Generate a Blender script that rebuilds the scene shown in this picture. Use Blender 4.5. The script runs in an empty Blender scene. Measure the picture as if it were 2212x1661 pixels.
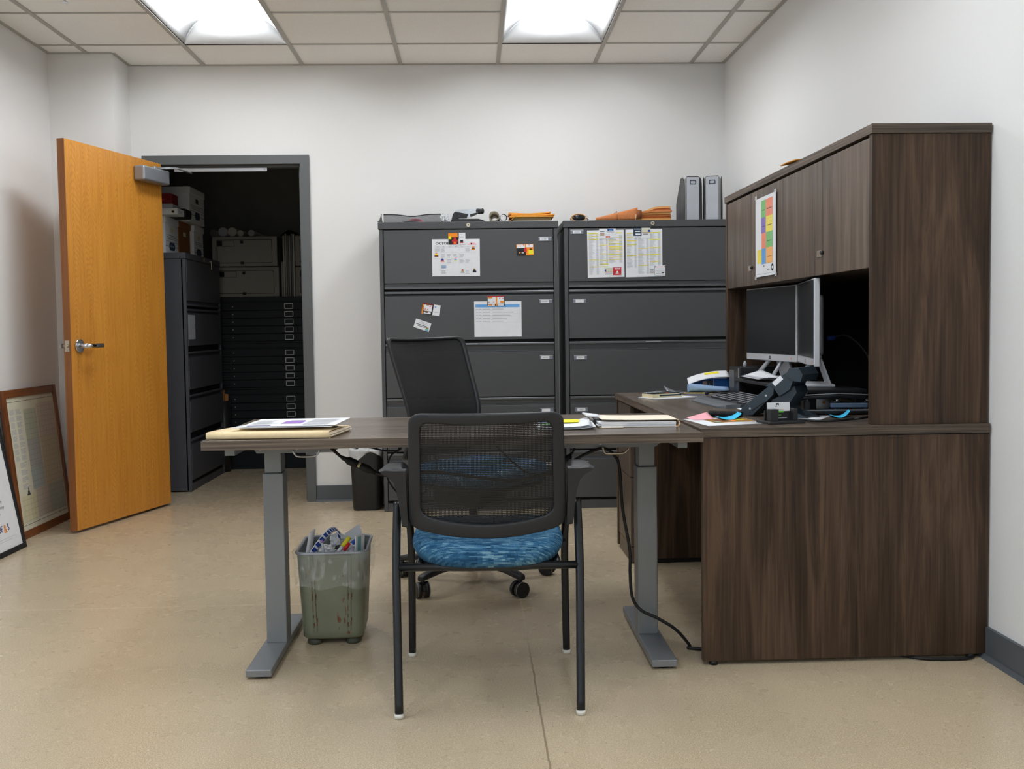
import bpy, bmesh, math, random
from mathutils import Matrix, Vector, noise
random.seed(7)
C = bpy.context.scene.collection
PI = math.pi
# ------------------------------------------------------------------ camera (solved from the room's own lines)
FPX, PITCH, YAW, ROLL, CH = 2278.15, 0.05316711, 0.03567066, 0.01340765, 1.075
_f = Vector((math.sin(YAW)*math.cos(PITCH), math.cos(YAW)*math.cos(PITCH), -math.sin(PITCH)))
_r = Vector((math.cos(YAW), -math.sin(YAW), 0)); _d = _f.cross(_r)
_c, _s = math.cos(ROLL), math.sin(ROLL)
CR, CD = _c*_r + _s*_d, -_s*_r + _c*_d
cam = bpy.data.objects.new('camera', bpy.data.cameras.new('camera')); C.objects.link(cam)
cam.data.sensor_width = 36; cam.data.lens = 36*FPX/2212; cam.data.clip_start = .05
m = Matrix.Identity(4)
for i in range(3):
    m[i][0], m[i][1], m[i][2] = CR[i], -CD[i], -_f[i]
m[2][3] = CH
cam.matrix_world = m
bpy.context.scene.camera = cam

def at(px, py, x=None, y=None, z=None):
    """where the sight line through a photo point meets a plane of the room"""
    d = CR*((px-1106)/FPX) + CD*((py-830.5)/FPX) + _f
    o = Vector((0, 0, CH))
    t = x/d.x if x is not None else (y/d.y if y is not None else (z-CH)/d.z)
    return o + d*t

# ------------------------------------------------------------------ materials
MATS = {}
def lin(c):
    return tuple((v/255/12.92 if v <= 10 else ((v/255+.055)/1.055)**2.4) for v in c)
class NT:
    def __init__(s, name):
        s.m = bpy.data.materials.new(name); s.m.use_nodes = True
        s.t = s.m.node_tree; s.b = s.t.nodes['Principled BSDF']; s.out = s.t.nodes['Material Output']
        MATS[name] = s.m
    def n(s, k, **kw):
        q = s.t.nodes.new('ShaderNode'+k)
        for a, v in kw.items():
            if a.startswith('i_'):
                key = a[2:]; key = int(key) if key.isdigit() else key.replace('_', ' ')
                q.inputs[key].default_value = v
            else: setattr(q, a, v)
        return q
    def l(s, a, b): s.t.links.new(a, b)
    def coords(s, scale=(1,1,1), kind='Object', loc=(0,0,0), rot=(0,0,0)):
        tc = s.n('TexCoord'); mp = s.n('Mapping'); s.l(tc.outputs[kind], mp.inputs[0])
        mp.inputs['Scale'].default_value = scale; mp.inputs['Location'].default_value = loc; mp.inputs['Rotation'].default_value = rot
        return mp.outputs[0]
    def ramp(s, fac, stops):
        r = s.n('ValToRGB'); e = r.color_ramp.elements
        while len(e) < len(stops): e.new(.5)
        for q, (p, c) in zip(e, stops): q.position = p; q.color = (*c, 1)
        s.l(fac, r.inputs[0]); return r.outputs[0]
    def mix(s, fac, a, b, mode='MIX'):
        q = s.n('MixRGB', blend_type=mode)
        for k, v in ((0, fac), (1, a), (2, b)):
            if hasattr(v, 'links') or hasattr(v, 'is_linked'): s.l(v, q.inputs[k])
            else: q.inputs[k].default_value = v if k == 0 else (*v, 1)
        return q.outputs[0]
    def noise(s, vec, scale=1, detail=3, rough=.55, dist=0):
        q = s.n('TexNoise', i_Scale=scale, i_Detail=detail, i_Roughness=rough, i_Distortion=dist); s.l(vec, q.inputs['Vector']); return q.outputs['Fac']
    def bump(s, h, strength=.2, dist=.002):
        q = s.n('Bump', i_Strength=strength, i_Distance=dist); s.l(h, q.inputs['Height']); s.l(q.outputs[0], s.b.inputs['Normal'])
    def math(s, op, a, b=None):
        q = s.n('Math', operation=op)
        for k, v in ((0, a), (1, b)):
            if v is None: continue
            if hasattr(v, 'is_linked'): s.l(v, q.inputs[k])
            else: q.inputs[k].default_value = v
        return q.outputs[0]
def flat(name, rgb, rough=.6, metal=0, spec=.4, grain=0, gs=300, bump=0):
    t = NT(name); c = lin(rgb); t.b.inputs['Roughness'].default_value = rough; t.b.inputs['Metallic'].default_value = metal
    t.b.inputs['Specular IOR Level'].default_value = spec
    v = t.coords()
    nz = t.noise(v, gs if grain else 12, 2)
    g = grain or .03
    t.l(t.ramp(nz, [(.3, tuple(x*(1-g) for x in c)), (.7, tuple(min(1, x*(1+g)) for x in c))]), t.b.inputs['Base Color'])
    if bump: t.bump(nz, bump, .001)
    return t
def emit(name, rgb, s):
    t = NT(name); e = t.n('Emission'); e.inputs[0].default_value = (*rgb, 1); e.inputs[1].default_value = s
    t.l(e.outputs[0], t.out.inputs[0]); return t
def see_through(name, rgb, fac, rough=.3, spec=.5):
    t = NT(name); t.b.inputs['Base Color'].default_value = (*lin(rgb), 1); t.b.inputs['Roughness'].default_value = rough
    t.b.inputs['Specular IOR Level'].default_value = spec
    tr = t.n('BsdfTransparent'); mx = t.n('MixShader')
    if isinstance(fac, float):
        v = t.coords((14, 14, 5)); nz = t.noise(v, 2.2, 4, .6, 1.5)
        r = t.ramp(nz, [(.5, (fac,)*3), (.72, (min(1, fac*3+.1),)*3)]); t.l(r, mx.inputs[0])
    t.l(tr.outputs[0], mx.inputs[1]); t.l(t.b.outputs[0], mx.inputs[2]); t.l(mx.outputs[0], t.out.inputs[0]); return t
def wood(name, axis, dark, mid, light, rough=.42, coarse=14., spec=.35, off=0):
    t = NT(name); sc = [coarse]*3; sc[axis] = .9; v = t.coords(tuple(sc), loc=(off, off*.7, off*.3))
    a = t.noise(v, 1, 5, .62, 1.7)
    sf = [150.]*3; sf[axis] = 3.; b = t.noise(t.coords(tuple(sf)), 1, 3, .6)
    sb = [4.]*3; sb[axis] = .6; c = t.noise(t.coords(tuple(sb), loc=(3+off, 1, 2)), 1, 3, .5, .6)
    base = t.ramp(a, [(.38, lin(dark)), (.5, lin(mid)), (.62, lin(light))])
    base = t.mix(.30, base, t.ramp(b, [(.38, lin(dark)), (.62, lin(light))]))
    base = t.mix(.22, base, t.ramp(c, [(.4, lin(dark)), (.6, lin(light))]))
    t.l(base, t.b.inputs['Base Color']); t.b.inputs['Roughness'].default_value = rough; t.b.inputs['Specular IOR Level'].default_value = spec
    t.bump(b, .06, .0006); return t

flat('wall_paint', (226,226,225), .75, 0, .25, .02, 500, .05)
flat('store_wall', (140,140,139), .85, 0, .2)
flat('tile_white', (246,246,243), .9, 0, .15, .06, 260, .15)
flat('grid_metal', (176,174,168), .5)
flat('base_vinyl', (84,88,92), .5, 0, .4)
flat('frame_paint', (88,91,92), .42, 0, .45, .04)
flat('cabinet_paint', (70,71,73), .42, .0, .5, .12, 900, .06)
flat('cabinet_edge', (86,88,90), .34, .15, .6)
flat('black_gap', (14,14,15), .8)
flat('store_paint', (76,77,83), .5, 0, .35, .1, 900)
flat('silver', (190,192,196), .3, .85)
flat('monitor_silver', (196,198,202), .38, .25, .5)
flat('chrome', (212,214,218), .14, 1)
flat('nickel', (200,190,172), .28, .9)
flat('alu_paint', (150,154,160), .4, .55, .5, .05, 800)
flat('desk_grey', (128,131,134), .42, .35, .5, .05, 700)
flat('black_plastic', (30,31,33), .42, 0, .45)
flat('frame_plastic', (34,35,38), .5, 0, .42, .1, 1200, .12)
flat('black_rubber', (20,20,21), .6)
flat('black_metal', (24,25,28), .3, .2, .5)
flat('tread_grey', (132,132,128), .6)
flat('label_slate', (122,128,142), .4)
flat('foot_white', (216,214,206), .5)
flat('paper', (226,228,232), .75, 0, .2)
flat('paper_grey', (176,180,186), .75, 0, .2)
flat('print_grey', (168,172,178), .8)
flat('print_pale', (204,206,210), .8)
flat('print_black', (28,30,34), .8)
flat('manila', (236,214,172), .7, 0, .2, .03, 60)
flat('manila_light', (244,232,212), .7, 0, .2)
flat('manila_edge', (214,160,92), .7)
flat('kraft', (196,124,76), .75, 0, .2, .1, 80)
flat('kraft_dark', (128,76,44), .8)
flat('envelope', (226,158,66), .7, 0, .2, .05, 40)
flat('cardboard', (150,100,58), .8, 0, .15, .06, 50)
flat('box_white', (232,234,236), .75, 0, .2)
flat('box_grey', (132,129,122), .8, 0, .2, .04, 50)
flat('ink_navy', (40,58,78), .7)
flat('ink_blue', (32,66,150), .7)
flat('yellow', (240,224,40), .7); flat('pale_yellow', (240,226,130), .7)
flat('orange', (238,140,28), .6); flat('red', (196,34,44), .6); flat('dark_red', (122,16,22), .6)
flat('pink', (246,178,188), .75, 0, .2); flat('sky_blue', (64,190,232), .7, 0, .2)
flat('table_blue', (150,196,228), .7); flat('purple', (150,110,190), .7); flat('violet_ink', (74,58,140), .7)
flat('map_green', (128,190,120), .75); flat('map_salmon', (240,146,120), .75); flat('map_violet', (140,122,190), .75)
flat('map_yellow', (240,222,100), .75); flat('map_blue', (104,164,220), .75); flat('map_orange', (244,180,110), .75)
flat('old_paper', (206,204,184), .7); flat('old_green', (146,160,136), .7); flat('old_blue', (138,156,164), .7)
flat('old_slate', (140,146,152), .7); flat('old_tan', (176,162,124), .7); flat('old_rose', (176,160,148), .7); flat('old_yellow', (204,196,148), .7)
flat('leaf_brown', (150,108,48), .8); flat('lime', (96,190,60), .7); flat('card_black', (26,26,28), .6)
flat('green_ink', (30,120,90), .6); flat('teal', (120,176,180), .6)
flat('cream', (226,214,176), .45); flat('tube_cream', (214,206,190), .7); flat('tube_green', (62,110,88), .6)
flat('tube_end', (150,150,140), .7); flat('tube_end_grey', (140,142,150), .7); flat('tube_end_dark', (86,86,88), .7)
flat('navy_phone', (44,55,63), .45, 0, .45, .05, 900, .08)
flat('key_grey', (44,46,50), .5); flat('key_legend', (206,208,214), .6); flat('wrist_grey', (92,97,102), .55, 0, .35)
flat('sign_blue', (24,84,150), .5); flat('bag_blue', (150,178,214), .4, 0, .5, .08, 12); flat('skin_tone_print', (196,160,134), .7)
flat('flat_file_paint', (15,19,23), .55, 0, .25); flat('drawer_gap', (7,8,9), .8); flat('label_metal', (186,188,186), .45, .2)
flat('tackboard', (26,26,28), .95, 0, .1, .2, 700)
flat('screen', (24,26,29), .3, 0, .5)
flat('lens_dark', (14,17,18), .12, 0, .6)
flat('amber_led', (240,120,50), .5)
flat('logo_grey', (66,68,72), .5)
flat('blue_steel', (92,110,134), .4, .3)
flat('cup_white', (196,206,214), .4)
flat('reflector_white', (206,208,209), .55, 0, .3)
flat('foot_black', (16,16,17), .5)
flat('marker_blue', (28,86,180), .4); flat('marker_red', (200,30,40), .4); flat('marker_yellow', (240,226,50), .4); flat('marker_teal', (30,150,190), .4)
emit('lamp_lens', (.95, .98, 1.02), 15.5)
WD, WM, WL = (50,40,33), (82,67,55), (113,95,80)
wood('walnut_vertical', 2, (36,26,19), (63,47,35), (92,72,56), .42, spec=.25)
wood('walnut_door', 2, (58,48,41), (86,73,62), (114,99,86), .38, 16, .35, 5)
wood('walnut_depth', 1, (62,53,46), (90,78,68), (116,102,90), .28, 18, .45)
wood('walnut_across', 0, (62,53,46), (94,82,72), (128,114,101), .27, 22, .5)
wood('walnut_edge_across', 0, (36,30,25), (76,65,55), (122,107,93), .5, 75)
wood('walnut_edge_depth', 1, (40,34,29), (80,68,58), (122,107,94), .5, 75)
wood('frame_wood', 1, (86,48,24), (122,70,36), (150,92,50), .35, 30)
wood('frame_wood_up', 2, (86,48,24), (122,70,36), (150,92,50), .35, 30)
# oak veneer of the open door: cathedral figure stretched along the height
t = NT('oak')
sx = t.n('SeparateXYZ'); t.l(t.coords(), sx.inputs[0])
warp = t.noise(t.coords((7, 7, .55), loc=(2, 0, 1)), 1, 3, .5, .3)
px = t.math('SUBTRACT', t.math('FRACT', t.math('MULTIPLY', sx.outputs[0], 7.4)), .5)
arch = t.math('ADD', t.math('ADD', t.math('MULTIPLY', t.math('POWER', t.math('ABSOLUTE', px), 1.5), 2.6), t.math('MULTIPLY', sx.outputs[2], 5.2)), t.math('MULTIPLY', warp, 2.6))
ringv = t.math('ABSOLUTE', t.math('SUBTRACT', t.math('FRACT', t.math('MULTIPLY', arch, 6.)), .5))
pores = t.noise(t.coords((230, 230, 9)), 1, 3, .65); pores2 = t.noise(t.coords((60, 60, 3)), 1, 4, .6); br = t.noise(t.coords((5, 5, .5)), 1, 2)
fine = pores
col = t.ramp(ringv, [(.0, lin((136,86,34))), (.14, lin((168,112,48))), (.5, lin((192,135,64)))])
col = t.mix(.2, col, lin((188,130,58)))
col = t.mix(.30, col, t.ramp(pores, [(.36, lin((132,82,28))), (.52, lin((192,134,60))), (.7, lin((206,150,72)))]))
col = t.mix(.28, col, t.ramp(pores2, [(.36, lin((150,96,36))), (.6, lin((202,146,70)))]))
col = t.mix(.2, col, t.ramp(br, [(.35, lin((168,108,40))), (.65, lin((204,148,72)))]))
col = t.mix(1., col, (1.24, 1.16, .8), 'MULTIPLY'); t.l(col, t.b.inputs['Base Color']); t.b.inputs['Roughness'].default_value = .36; t.bump(fine, .05, .0006)
wood('oak_edge', 2, (120,74,40), (140,88,48), (156,100,58), .45, 40)
# polished concrete with saw-cut joints
t = NT('concrete')
v = t.coords(); cl = t.noise(v, 1.1, 2, .5, 0); sp = t.noise(v, 170, 2, .7); sp2 = t.noise(v, 420, 2, .6)
col = t.ramp(cl, [(.25, lin((148,138,122))), (.5, lin((164,150,129))), (.75, lin((174,156,132)))])
col = t.mix(.5, col, t.ramp(sp, [(.34, lin((132,122,107))), (.5, lin((166,152,132))), (.66, lin((202,190,170)))]))
col = t.mix(.42, col, t.ramp(sp2, [(.38, lin((104,97,86))), (.51, lin((164,151,131))), (.64, lin((214,204,186)))]))
vo = t.n('TexVoronoi', i_Scale=60); t.l(v, vo.inputs['Vector'])
fl = t.math('LESS_THAN', vo.outputs['Distance'], .055); col = t.mix(t.math('MULTIPLY', fl, .35), col, lin((226,218,204)))
sx = t.n('SeparateXYZ'); t.l(v, sx.inputs[0])
wob = t.math('MULTIPLY', t.math('SUBTRACT', t.noise(v, 14, 2), .5), .006)
jx = t.math('LESS_THAN', t.math('ABSOLUTE', t.math('ADD', t.math('SUBTRACT', sx.outputs[0], .171), wob)), .0028)
jy = t.math('LESS_THAN', t.math('ABSOLUTE', t.math('ADD', t.math('SUBTRACT', sx.outputs[1], 4.14), wob)), .003)
near = t.ramp(t.math('DIVIDE', sx.outputs[1], 6.), [(.55, (1,1,1)), (.66, (0,0,0))])
col = t.mix(t.math('MULTIPLY', t.math('MULTIPLY', jx, near), .75), col, lin((112,98,80)))
col = t.mix(t.math('MULTIPLY', t.math('MULTIPLY', jx, t.math('SUBTRACT', 1., near)), .35), col, lin((206,196,178)))
col = t.mix(t.math('MULTIPLY', jy, .4), col, lin((210,198,178)))
col = t.mix(1., col, (1.32, 1.28, 1.17), 'MULTIPLY')
t.l(col, t.b.inputs['Base Color'])
t.l(t.ramp(t.noise(v, 5, 3), [(.3, (.25,)*3), (.7, (.30,)*3)]), t.b.inputs['Roughness']); t.b.inputs['Specular IOR Level'].default_value = .42
# woven blue upholstery: short dashes
t = NT('blue_fabric')
sx = t.n('SeparateXYZ'); t.l(t.coords(), sx.inputs[0]); cb = t.n('CombineXYZ')
t.l(sx.outputs[0], cb.inputs[0]); t.l(t.math('ADD', t.math('MULTIPLY', sx.outputs[1], .8), sx.outputs[2]), cb.inputs[1])
def bricks(sc, sq, loc):
    b = t.n('TexBrick', offset=.37, squash=1., i_Scale=1., i_Mortar_Size=0., i_Bias=0., i_Brick_Width=sc, i_Row_Height=sq)
    mp = t.n('Mapping'); mp.inputs['Location'].default_value = loc; t.l(cb.outputs[0], mp.inputs[0]); t.l(mp.outputs[0], b.inputs[0])
    b.inputs['Color1'].default_value = (0,0,0,1); b.inputs['Color2'].default_value = (1,1,1,1); return b.outputs[0]
fa = t.mix(.5, bricks(.016, .0034, (0,0,0)), bricks(.023, .0034, (.007,.0,0)))
t.l(t.ramp(fa, [(.0, lin((24,58,90))), (.3, lin((40,84,118))), (.55, lin((58,104,138))), (.8, lin((92,134,160))), (1, lin((126,164,182)))]), t.b.inputs['Base Color'])
t.b.inputs['Roughness'].default_value = .9; t.b.inputs['Specular IOR Level'].default_value = .15; t.bump(fa, .15, .0006)
# mesh back of the chairs: black threads with real holes
def mesh_mat(name, px, pz, hx, hz, rgb):
    t = NT(name); t.b.inputs['Base Color'].default_value = (*lin(rgb), 1); t.b.inputs['Roughness'].default_value = .6
    sx = t.n('SeparateXYZ'); t.l(t.coords(), sx.inputs[0])
    fx = t.math('LESS_THAN', t.math('FRACT', t.math('DIVIDE', t.math('ADD', sx.outputs[0], 5.), px)), hx)
    fz = t.math('LESS_THAN', t.math('FRACT', t.math('DIVIDE', t.math('ADD', sx.outputs[2], 5.), pz)), hz)
    tr = t.n('BsdfTransparent'); mx = t.n('MixShader'); t.l(t.math('MULTIPLY', fx, fz), mx.inputs[0])
    t.l(t.b.outputs[0], mx.inputs[1]); t.l(tr.outputs[0], mx.inputs[2]); t.l(mx.outputs[0], t.out.inputs[0])
mesh_mat('chair_mesh', .0037, .0050, .45, .37, (12,12,13))
mesh_mat('task_mesh', .5, .0056, .9999, .05, (14,14,16))
mesh_mat('wire_mesh', .0022, .0022, .6, .55, (70,72,74))
see_through('bag_clear', (232,236,240), .09, .25)
see_through('bag_white', (226,228,230), .62, .35)
see_through('film_clear', (232,236,240), .35, .2)
# old green enamel with rust
t = NT('green_enamel')
v = t.coords(); a = t.noise(v, 26, 5, .7); b = t.noise(t.coords((40, 40, 9)), 1, 4, .7)
col = t.ramp(t.noise(v, 9, 3), [(.3, lin((102,106,88))), (.7, lin((116,120,100)))])
col = t.mix(t.ramp(b, [(.63, (0,0,0)), (.67, (1,1,1))]), col, lin((104,62,40)))
t.l(col, t.b.inputs['Base Color']); t.b.inputs['Roughness'].default_value = .38
flat('rib_dark', (62,66,54), .6)
flat('rust', (92,58,40), .8, 0, .2, .3, 120)
flat('bin_inside', (70,78,74), .5)
# map print: crossing road lines
def roads(name, base, ink, sc):
    t = NT(name); v = t.coords((sc, sc, sc)); b = t.n('TexBrick', offset=.13, i_Scale=1., i_Mortar_Size=.016, i_Brick_Width=.9, i_Row_Height=.62)
    sx = t.n('SeparateXYZ'); t.l(v, sx.inputs[0]); cb = t.n('CombineXYZ'); t.l(sx.outputs[1], cb.inputs[0]); t.l(sx.outputs[2], cb.inputs[1])
    t.l(cb.outputs[0], b.inputs[0])
    for k in ('Color1', 'Color2'): b.inputs[k].default_value = (*lin(base), 1)
    b.inputs['Mortar'].default_value = (*lin(ink), 1)
    t.l(b.outputs[0], t.b.inputs['Base Color']); t.b.inputs['Roughness'].default_value = .3
for n_, c_ in [(a_, tuple(int(.55*p_+.45*q_) for p_, q_ in zip(b_, (214,212,196)))) for a_, b_ in (('green',(146,160,136)),('blue',(134,154,164)),('slate',(138,145,152)),('tan',(176,162,124)),('rose',(176,160,148)),('yellow',(204,196,148)),('paper',(206,204,184)),('dark',(140,150,138)))]:  # block colours paled toward paper: the glass reflection put into the print colour
    roads('road_'+n_, c_, tuple(int(x*.74) for x in c_), 22)
roads('road_white', (214,216,224), (120,120,150), 17)

# ------------------------------------------------------------------ mesh builder
_txt = {}
def text_data(s):
    if s in _txt: return _txt[s]
    cu = bpy.data.curves.new('t', 'FONT'); cu.body = s; cu.size = 1; cu.resolution_u = 2; cu.align_x = 'CENTER'; cu.align_y = 'CENTER'
    o = bpy.data.objects.new('t', cu); C.objects.link(o)
    dg = bpy.context.evaluated_depsgraph_get(); dg.update()
    me = o.evaluated_get(dg).to_mesh()
    r = ([v.co.copy() for v in me.vertices], [tuple(p.vertices) for p in me.polygons])
    o.evaluated_get(dg).to_mesh_clear(); bpy.data.objects.remove(o); bpy.data.curves.remove(cu)
    _txt[s] = r; return r
FR = {}
class MB:
    def __init__(s, M=None):
        s.v, s.f, s.mi, s.sm, s.mats = [], [], [], [], []; s.M = M or Matrix()
    def _m(s, m):
        if m not in s.mats: s.mats.append(m)
        return s.mats.index(m)
    def add(s, vs, fs, m, smooth=False):
        b = len(s.v); s.v += [s.M @ Vector(q) for q in vs]; k = s._m(m)
        for f in fs: s.f.append(tuple(b+i for i in f)); s.mi.append(k); s.sm.append(smooth)
        return s
    def bx(s, x0, x1, y0, y1, z0, z1, m, bev=0, R=None, seg=2):
        bm = bmesh.new(); bmesh.ops.create_cube(bm, size=1)
        c = Vector(((x0+x1)/2, (y0+y1)/2, (z0+z1)/2)); d = (abs(x1-x0), abs(y1-y0), abs(z1-z0))
        for q in bm.verts: q.co = Vector((q.co.x*d[0], q.co.y*d[1], q.co.z*d[2]))
        if bev: bmesh.ops.bevel(bm, geom=list(bm.edges), offset=min(bev, min(d)*.45), segments=seg, profile=.5, affect='EDGES')
        bm.verts.index_update()
        vs = [c + ((R @ q.co) if R else q.co) for q in bm.verts]; fs = [tuple(q.index for q in f.verts) for f in bm.faces]
        bm.free(); return s.add(vs, fs, m)
    def cyl(s, p0, p1, r, m, n=16, r1=None, caps=True, smooth=True):
        p0, p1 = Vector(p0), Vector(p1); a = (p1-p0).normalized()
        u = a.orthogonal().normalized(); w = a.cross(u); r1 = r if r1 is None else r1; vs = []
        for p, q in ((p0, r), (p1, r1)):
            vs += [p + (u*math.cos(2*PI*i/n) + w*math.sin(2*PI*i/n))*q for i in range(n)]
        s.add(vs, [(i, (i+1) % n, n+(i+1) % n, n+i) for i in range(n)], m, smooth)
        if caps: s.add(vs, [tuple(range(n))[::-1], tuple(range(n, 2*n))], m)
        return s
    def tube(s, pts, r, m, n=8, closed=False, caps=True, rr=None):
        pts = [Vector(p) for p in pts]; N = len(pts); rings = []; u = None
        for i in range(N):
            a = (pts[(i+1) % N if closed else min(i+1, N-1)] - pts[(i-1) % N if closed else max(i-1, 0)])
            a = a.normalized() if a.length > 1e-9 else Vector((0,0,1))
            u = a.orthogonal().normalized() if u is None else (u - a*u.dot(a)).normalized()
            w = a.cross(u); q = rr[i] if rr else r
            rings.append([pts[i] + (u*math.cos(2*PI*k/n) + w*math.sin(2*PI*k/n))*q for k in range(n)])
        return s.loft(rings, m, closed, caps)
    def loft(s, rings, m, closed=False, caps=True, smooth=True, ring_closed=True):
        n = len(rings[0]); N = len(rings); vs = [p for r in rings for p in r]; fs = []
        for i in range(N if closed else N-1):
            j = (i+1) % N
            for k in range(n if ring_closed else n-1):
                l = (k+1) % n; fs.append((i*n+k, i*n+l, j*n+l, j*n+k))
        s.add(vs, fs, m, smooth)
        if caps and not closed: s.add(vs, [tuple(range(n))[::-1], tuple(range((N-1)*n, N*n))], m)
        return s
    def prism(s, poly, o, u, v, w, m, smooth=False):
        """polygon in the plane o+u,v swept along the vector w"""
        o, u, v, w = Vector(o), Vector(u), Vector(v), Vector(w)
        a = [o+u*p[0]+v*p[1] for p in poly]; b = [q+w for q in a]; n = len(a)
        s.add(a+b, [(i, (i+1) % n, n+(i+1) % n, n+i) for i in range(n)], m, smooth)
        return s.add(a+b, [tuple(range(n))[::-1], tuple(range(n, 2*n))], m)
    def lathe(s, prof, c, m, n=20, smooth=True):
        c = Vector(c); rings = [[c+Vector((r*math.cos(2*PI*k/n), r*math.sin(2*PI*k/n), z)) for k in range(n)] for r, z in prof]
        return s.loft(rings, m, smooth=smooth)
    def grid(s, fn, nu, nv, m, thick=0, smooth=True):
        P = [[Vector(fn(i/nu, j/nv)) for j in range(nv+1)] for i in range(nu+1)]
        def fill(Q, flip):
            vs = [p for r in Q for p in r]; n = nv+1
            fs = [((i*n+j), ((i+1)*n+j), ((i+1)*n+j+1), (i*n+j+1)) for i in range(nu) for j in range(nv)]
            s.add(vs, [f[::-1] for f in fs] if flip else fs, m, smooth)
        fill(P, False)
        if thick:
            Q = [[None]*(nv+1) for _ in range(nu+1)]
            for i in range(nu+1):
                for j in range(nv+1):
                    a = P[min(i+1, nu)][j]-P[max(i-1, 0)][j]; b = P[i][min(j+1, nv)]-P[i][max(j-1, 0)]
                    k = a.cross(b); Q[i][j] = P[i][j] - (k.normalized() if k.length > 0 else Vector((0,0,1)))*thick
            fill(Q, True)
            edge = [(i, 0) for i in range(nu)] + [(nu, j) for j in range(nv)] + [(i, nv) for i in range(nu, 0, -1)] + [(0, j) for j in range(nv, 0, -1)]
            vs = [P[i][j] for i, j in edge] + [Q[i][j] for i, j in edge]; n = len(edge)
            s.add(vs, [(k, n+k, n+(k+1) % n, (k+1) % n) for k in range(n)], m)
        return s
    def sheet(s, o, u, v, m, marks=(), th=.0006):
        """flat sheet with corner o and edge vectors u, v; marks = (x0, y0, x1, y1, material) in 0..1 of it"""
        o, u, v = Vector(o), Vector(u), Vector(v); n = u.cross(v).normalized()
        vs = [o, o+u, o+u+v, o+v]; vs += [p+n*th for p in vs]
        s.add(vs, [(3,2,1,0),(4,5,6,7),(0,1,5,4),(1,2,6,5),(2,3,7,6),(3,0,4,7)], m)
        for i, (x0, y0, x1, y1, mm) in enumerate(marks):
            k = n*(th+.0003+.00004*(i % 9)); s.add([o+u*a+v*b+k for a, b in ((x0,y0),(x1,y0),(x1,y1),(x0,y1))], [(0,1,2,3)], mm)
        return s
    def poly(s, o, u, v, pts, m, lift=.0012):
        o, u, v = Vector(o), Vector(u), Vector(v); n = u.cross(v).normalized()*lift
        return s.add([o+u*a+v*b+n for a, b in pts], [tuple(range(len(pts)))], m)
    def text(s, txt, c, u, v, size, m, lift=.0012, sx=1., bold=0):
        c, u, v = Vector(c), Vector(u).normalized(), Vector(v).normalized(); n = u.cross(v)*lift
        vs, fs = text_data(txt)
        for k in ((0,) if not bold else (-bold, 0, bold)):
            s.add([c+u*((p.x*sx+k)*size)+v*(p.y*size)+n for p in vs], fs, m)
        return s
    def build(s, name, parent=None, world=False):
        if parent is not None and world:
            I = FR[parent].inverted(); s.v = [I @ q for q in s.v]
        me = bpy.data.meshes.new(name); me.from_pydata([tuple(q) for q in s.v], [], s.f)
        for k in s.mats: me.materials.append(MATS[k])
        me.polygons.foreach_set('material_index', s.mi); me.polygons.foreach_set('use_smooth', s.sm); me.update()
        bm = bmesh.new(); bm.from_mesh(me); bmesh.ops.remove_doubles(bm, verts=bm.verts, dist=1e-6); bmesh.ops.recalc_face_normals(bm, faces=bm.faces); bm.to_mesh(me); bm.free()
        o = bpy.data.objects.new(name, me); C.objects.link(o)
        FR[o] = Matrix()
        if parent is not None: o.parent = parent; FR[o] = FR[parent]
        return o
    def solo(s, name, label, cat, group=None):
        """a thing that is one mesh, modelled in room coordinates: origin moved to its base"""
        xs = [q.x for q in s.v]; ys = [q.y for q in s.v]; b = Vector(((min(xs)+max(xs))/2, (min(ys)+max(ys))/2, min(q.z for q in s.v)))
        s.v = [q-b for q in s.v]; o = s.build(name); o.location = b; FR[o] = Matrix.Translation(b)
        return tag(o, label, cat, group)
def tag(o, label, cat, group=None):
    o['label'] = label; o['category'] = cat
    if group: o['group'] = group
    return o
def thing(name, label, cat, loc=(0,0,0), rz=0, group=None):
    o = bpy.data.objects.new(name, None); C.objects.link(o); o.location = loc; o.rotation_euler = (0, 0, rz); o.empty_display_size = .05
    FR[o] = Matrix.Translation(Vector(loc)) @ Matrix.Rotation(rz, 4, 'Z'); return tag(o, label, cat, group)
def struct(name, mb, parent=None):
    o = mb.build(name, parent); o['kind'] = 'structure'; return o
def copy_tree(o, loc, rz, label, parent=None):
    c = o.copy(); C.objects.link(c)
    if parent is None: c.location = loc; c.rotation_euler = (0, 0, rz); c['label'] = label; FR[c] = Matrix.Translation(Vector(loc)) @ Matrix.Rotation(rz, 4, 'Z')
    else: c.parent = parent; FR[c] = FR[parent]
    for ch in list(o.children): copy_tree(ch, loc, rz, label, c)
    return c
def part(mb, name, parent, label=None, world=False):
    o = mb.build(name, parent, world)
    if label: o['label'] = label
    return o
def rrect(w, d, r, n=5, cx=0, cy=0):
    out = []
    for sx, sy, a0 in ((1,1,0), (-1,1,PI/2), (-1,-1,PI), (1,-1,1.5*PI)):
        for i in range(n+1):
            a = a0 + PI/2*i/n; out.append((cx+sx*(w/2-r)+r*math.cos(a), cy+sy*(d/2-r)+r*math.sin(a)))
    return out
def smooth(pts, k=6, closed=False):
    pts = [Vector(p) for p in pts]; N = len(pts); out = []
    for i in range(N if closed else N-1):
        p0, p1, p2, p3 = (pts[(i+j) % N] if closed else pts[min(max(i+j, 0), N-1)] for j in (-1, 0, 1, 2))
        for q in range(k):
            t = q/k; out.append(.5*((2*p1)+(p2-p0)*t+(2*p0-5*p1+4*p2-p3)*t*t+(3*p1-p0-3*p2+p3)*t**3))
    if not closed: out.append(pts[-1])
    return out
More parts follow.
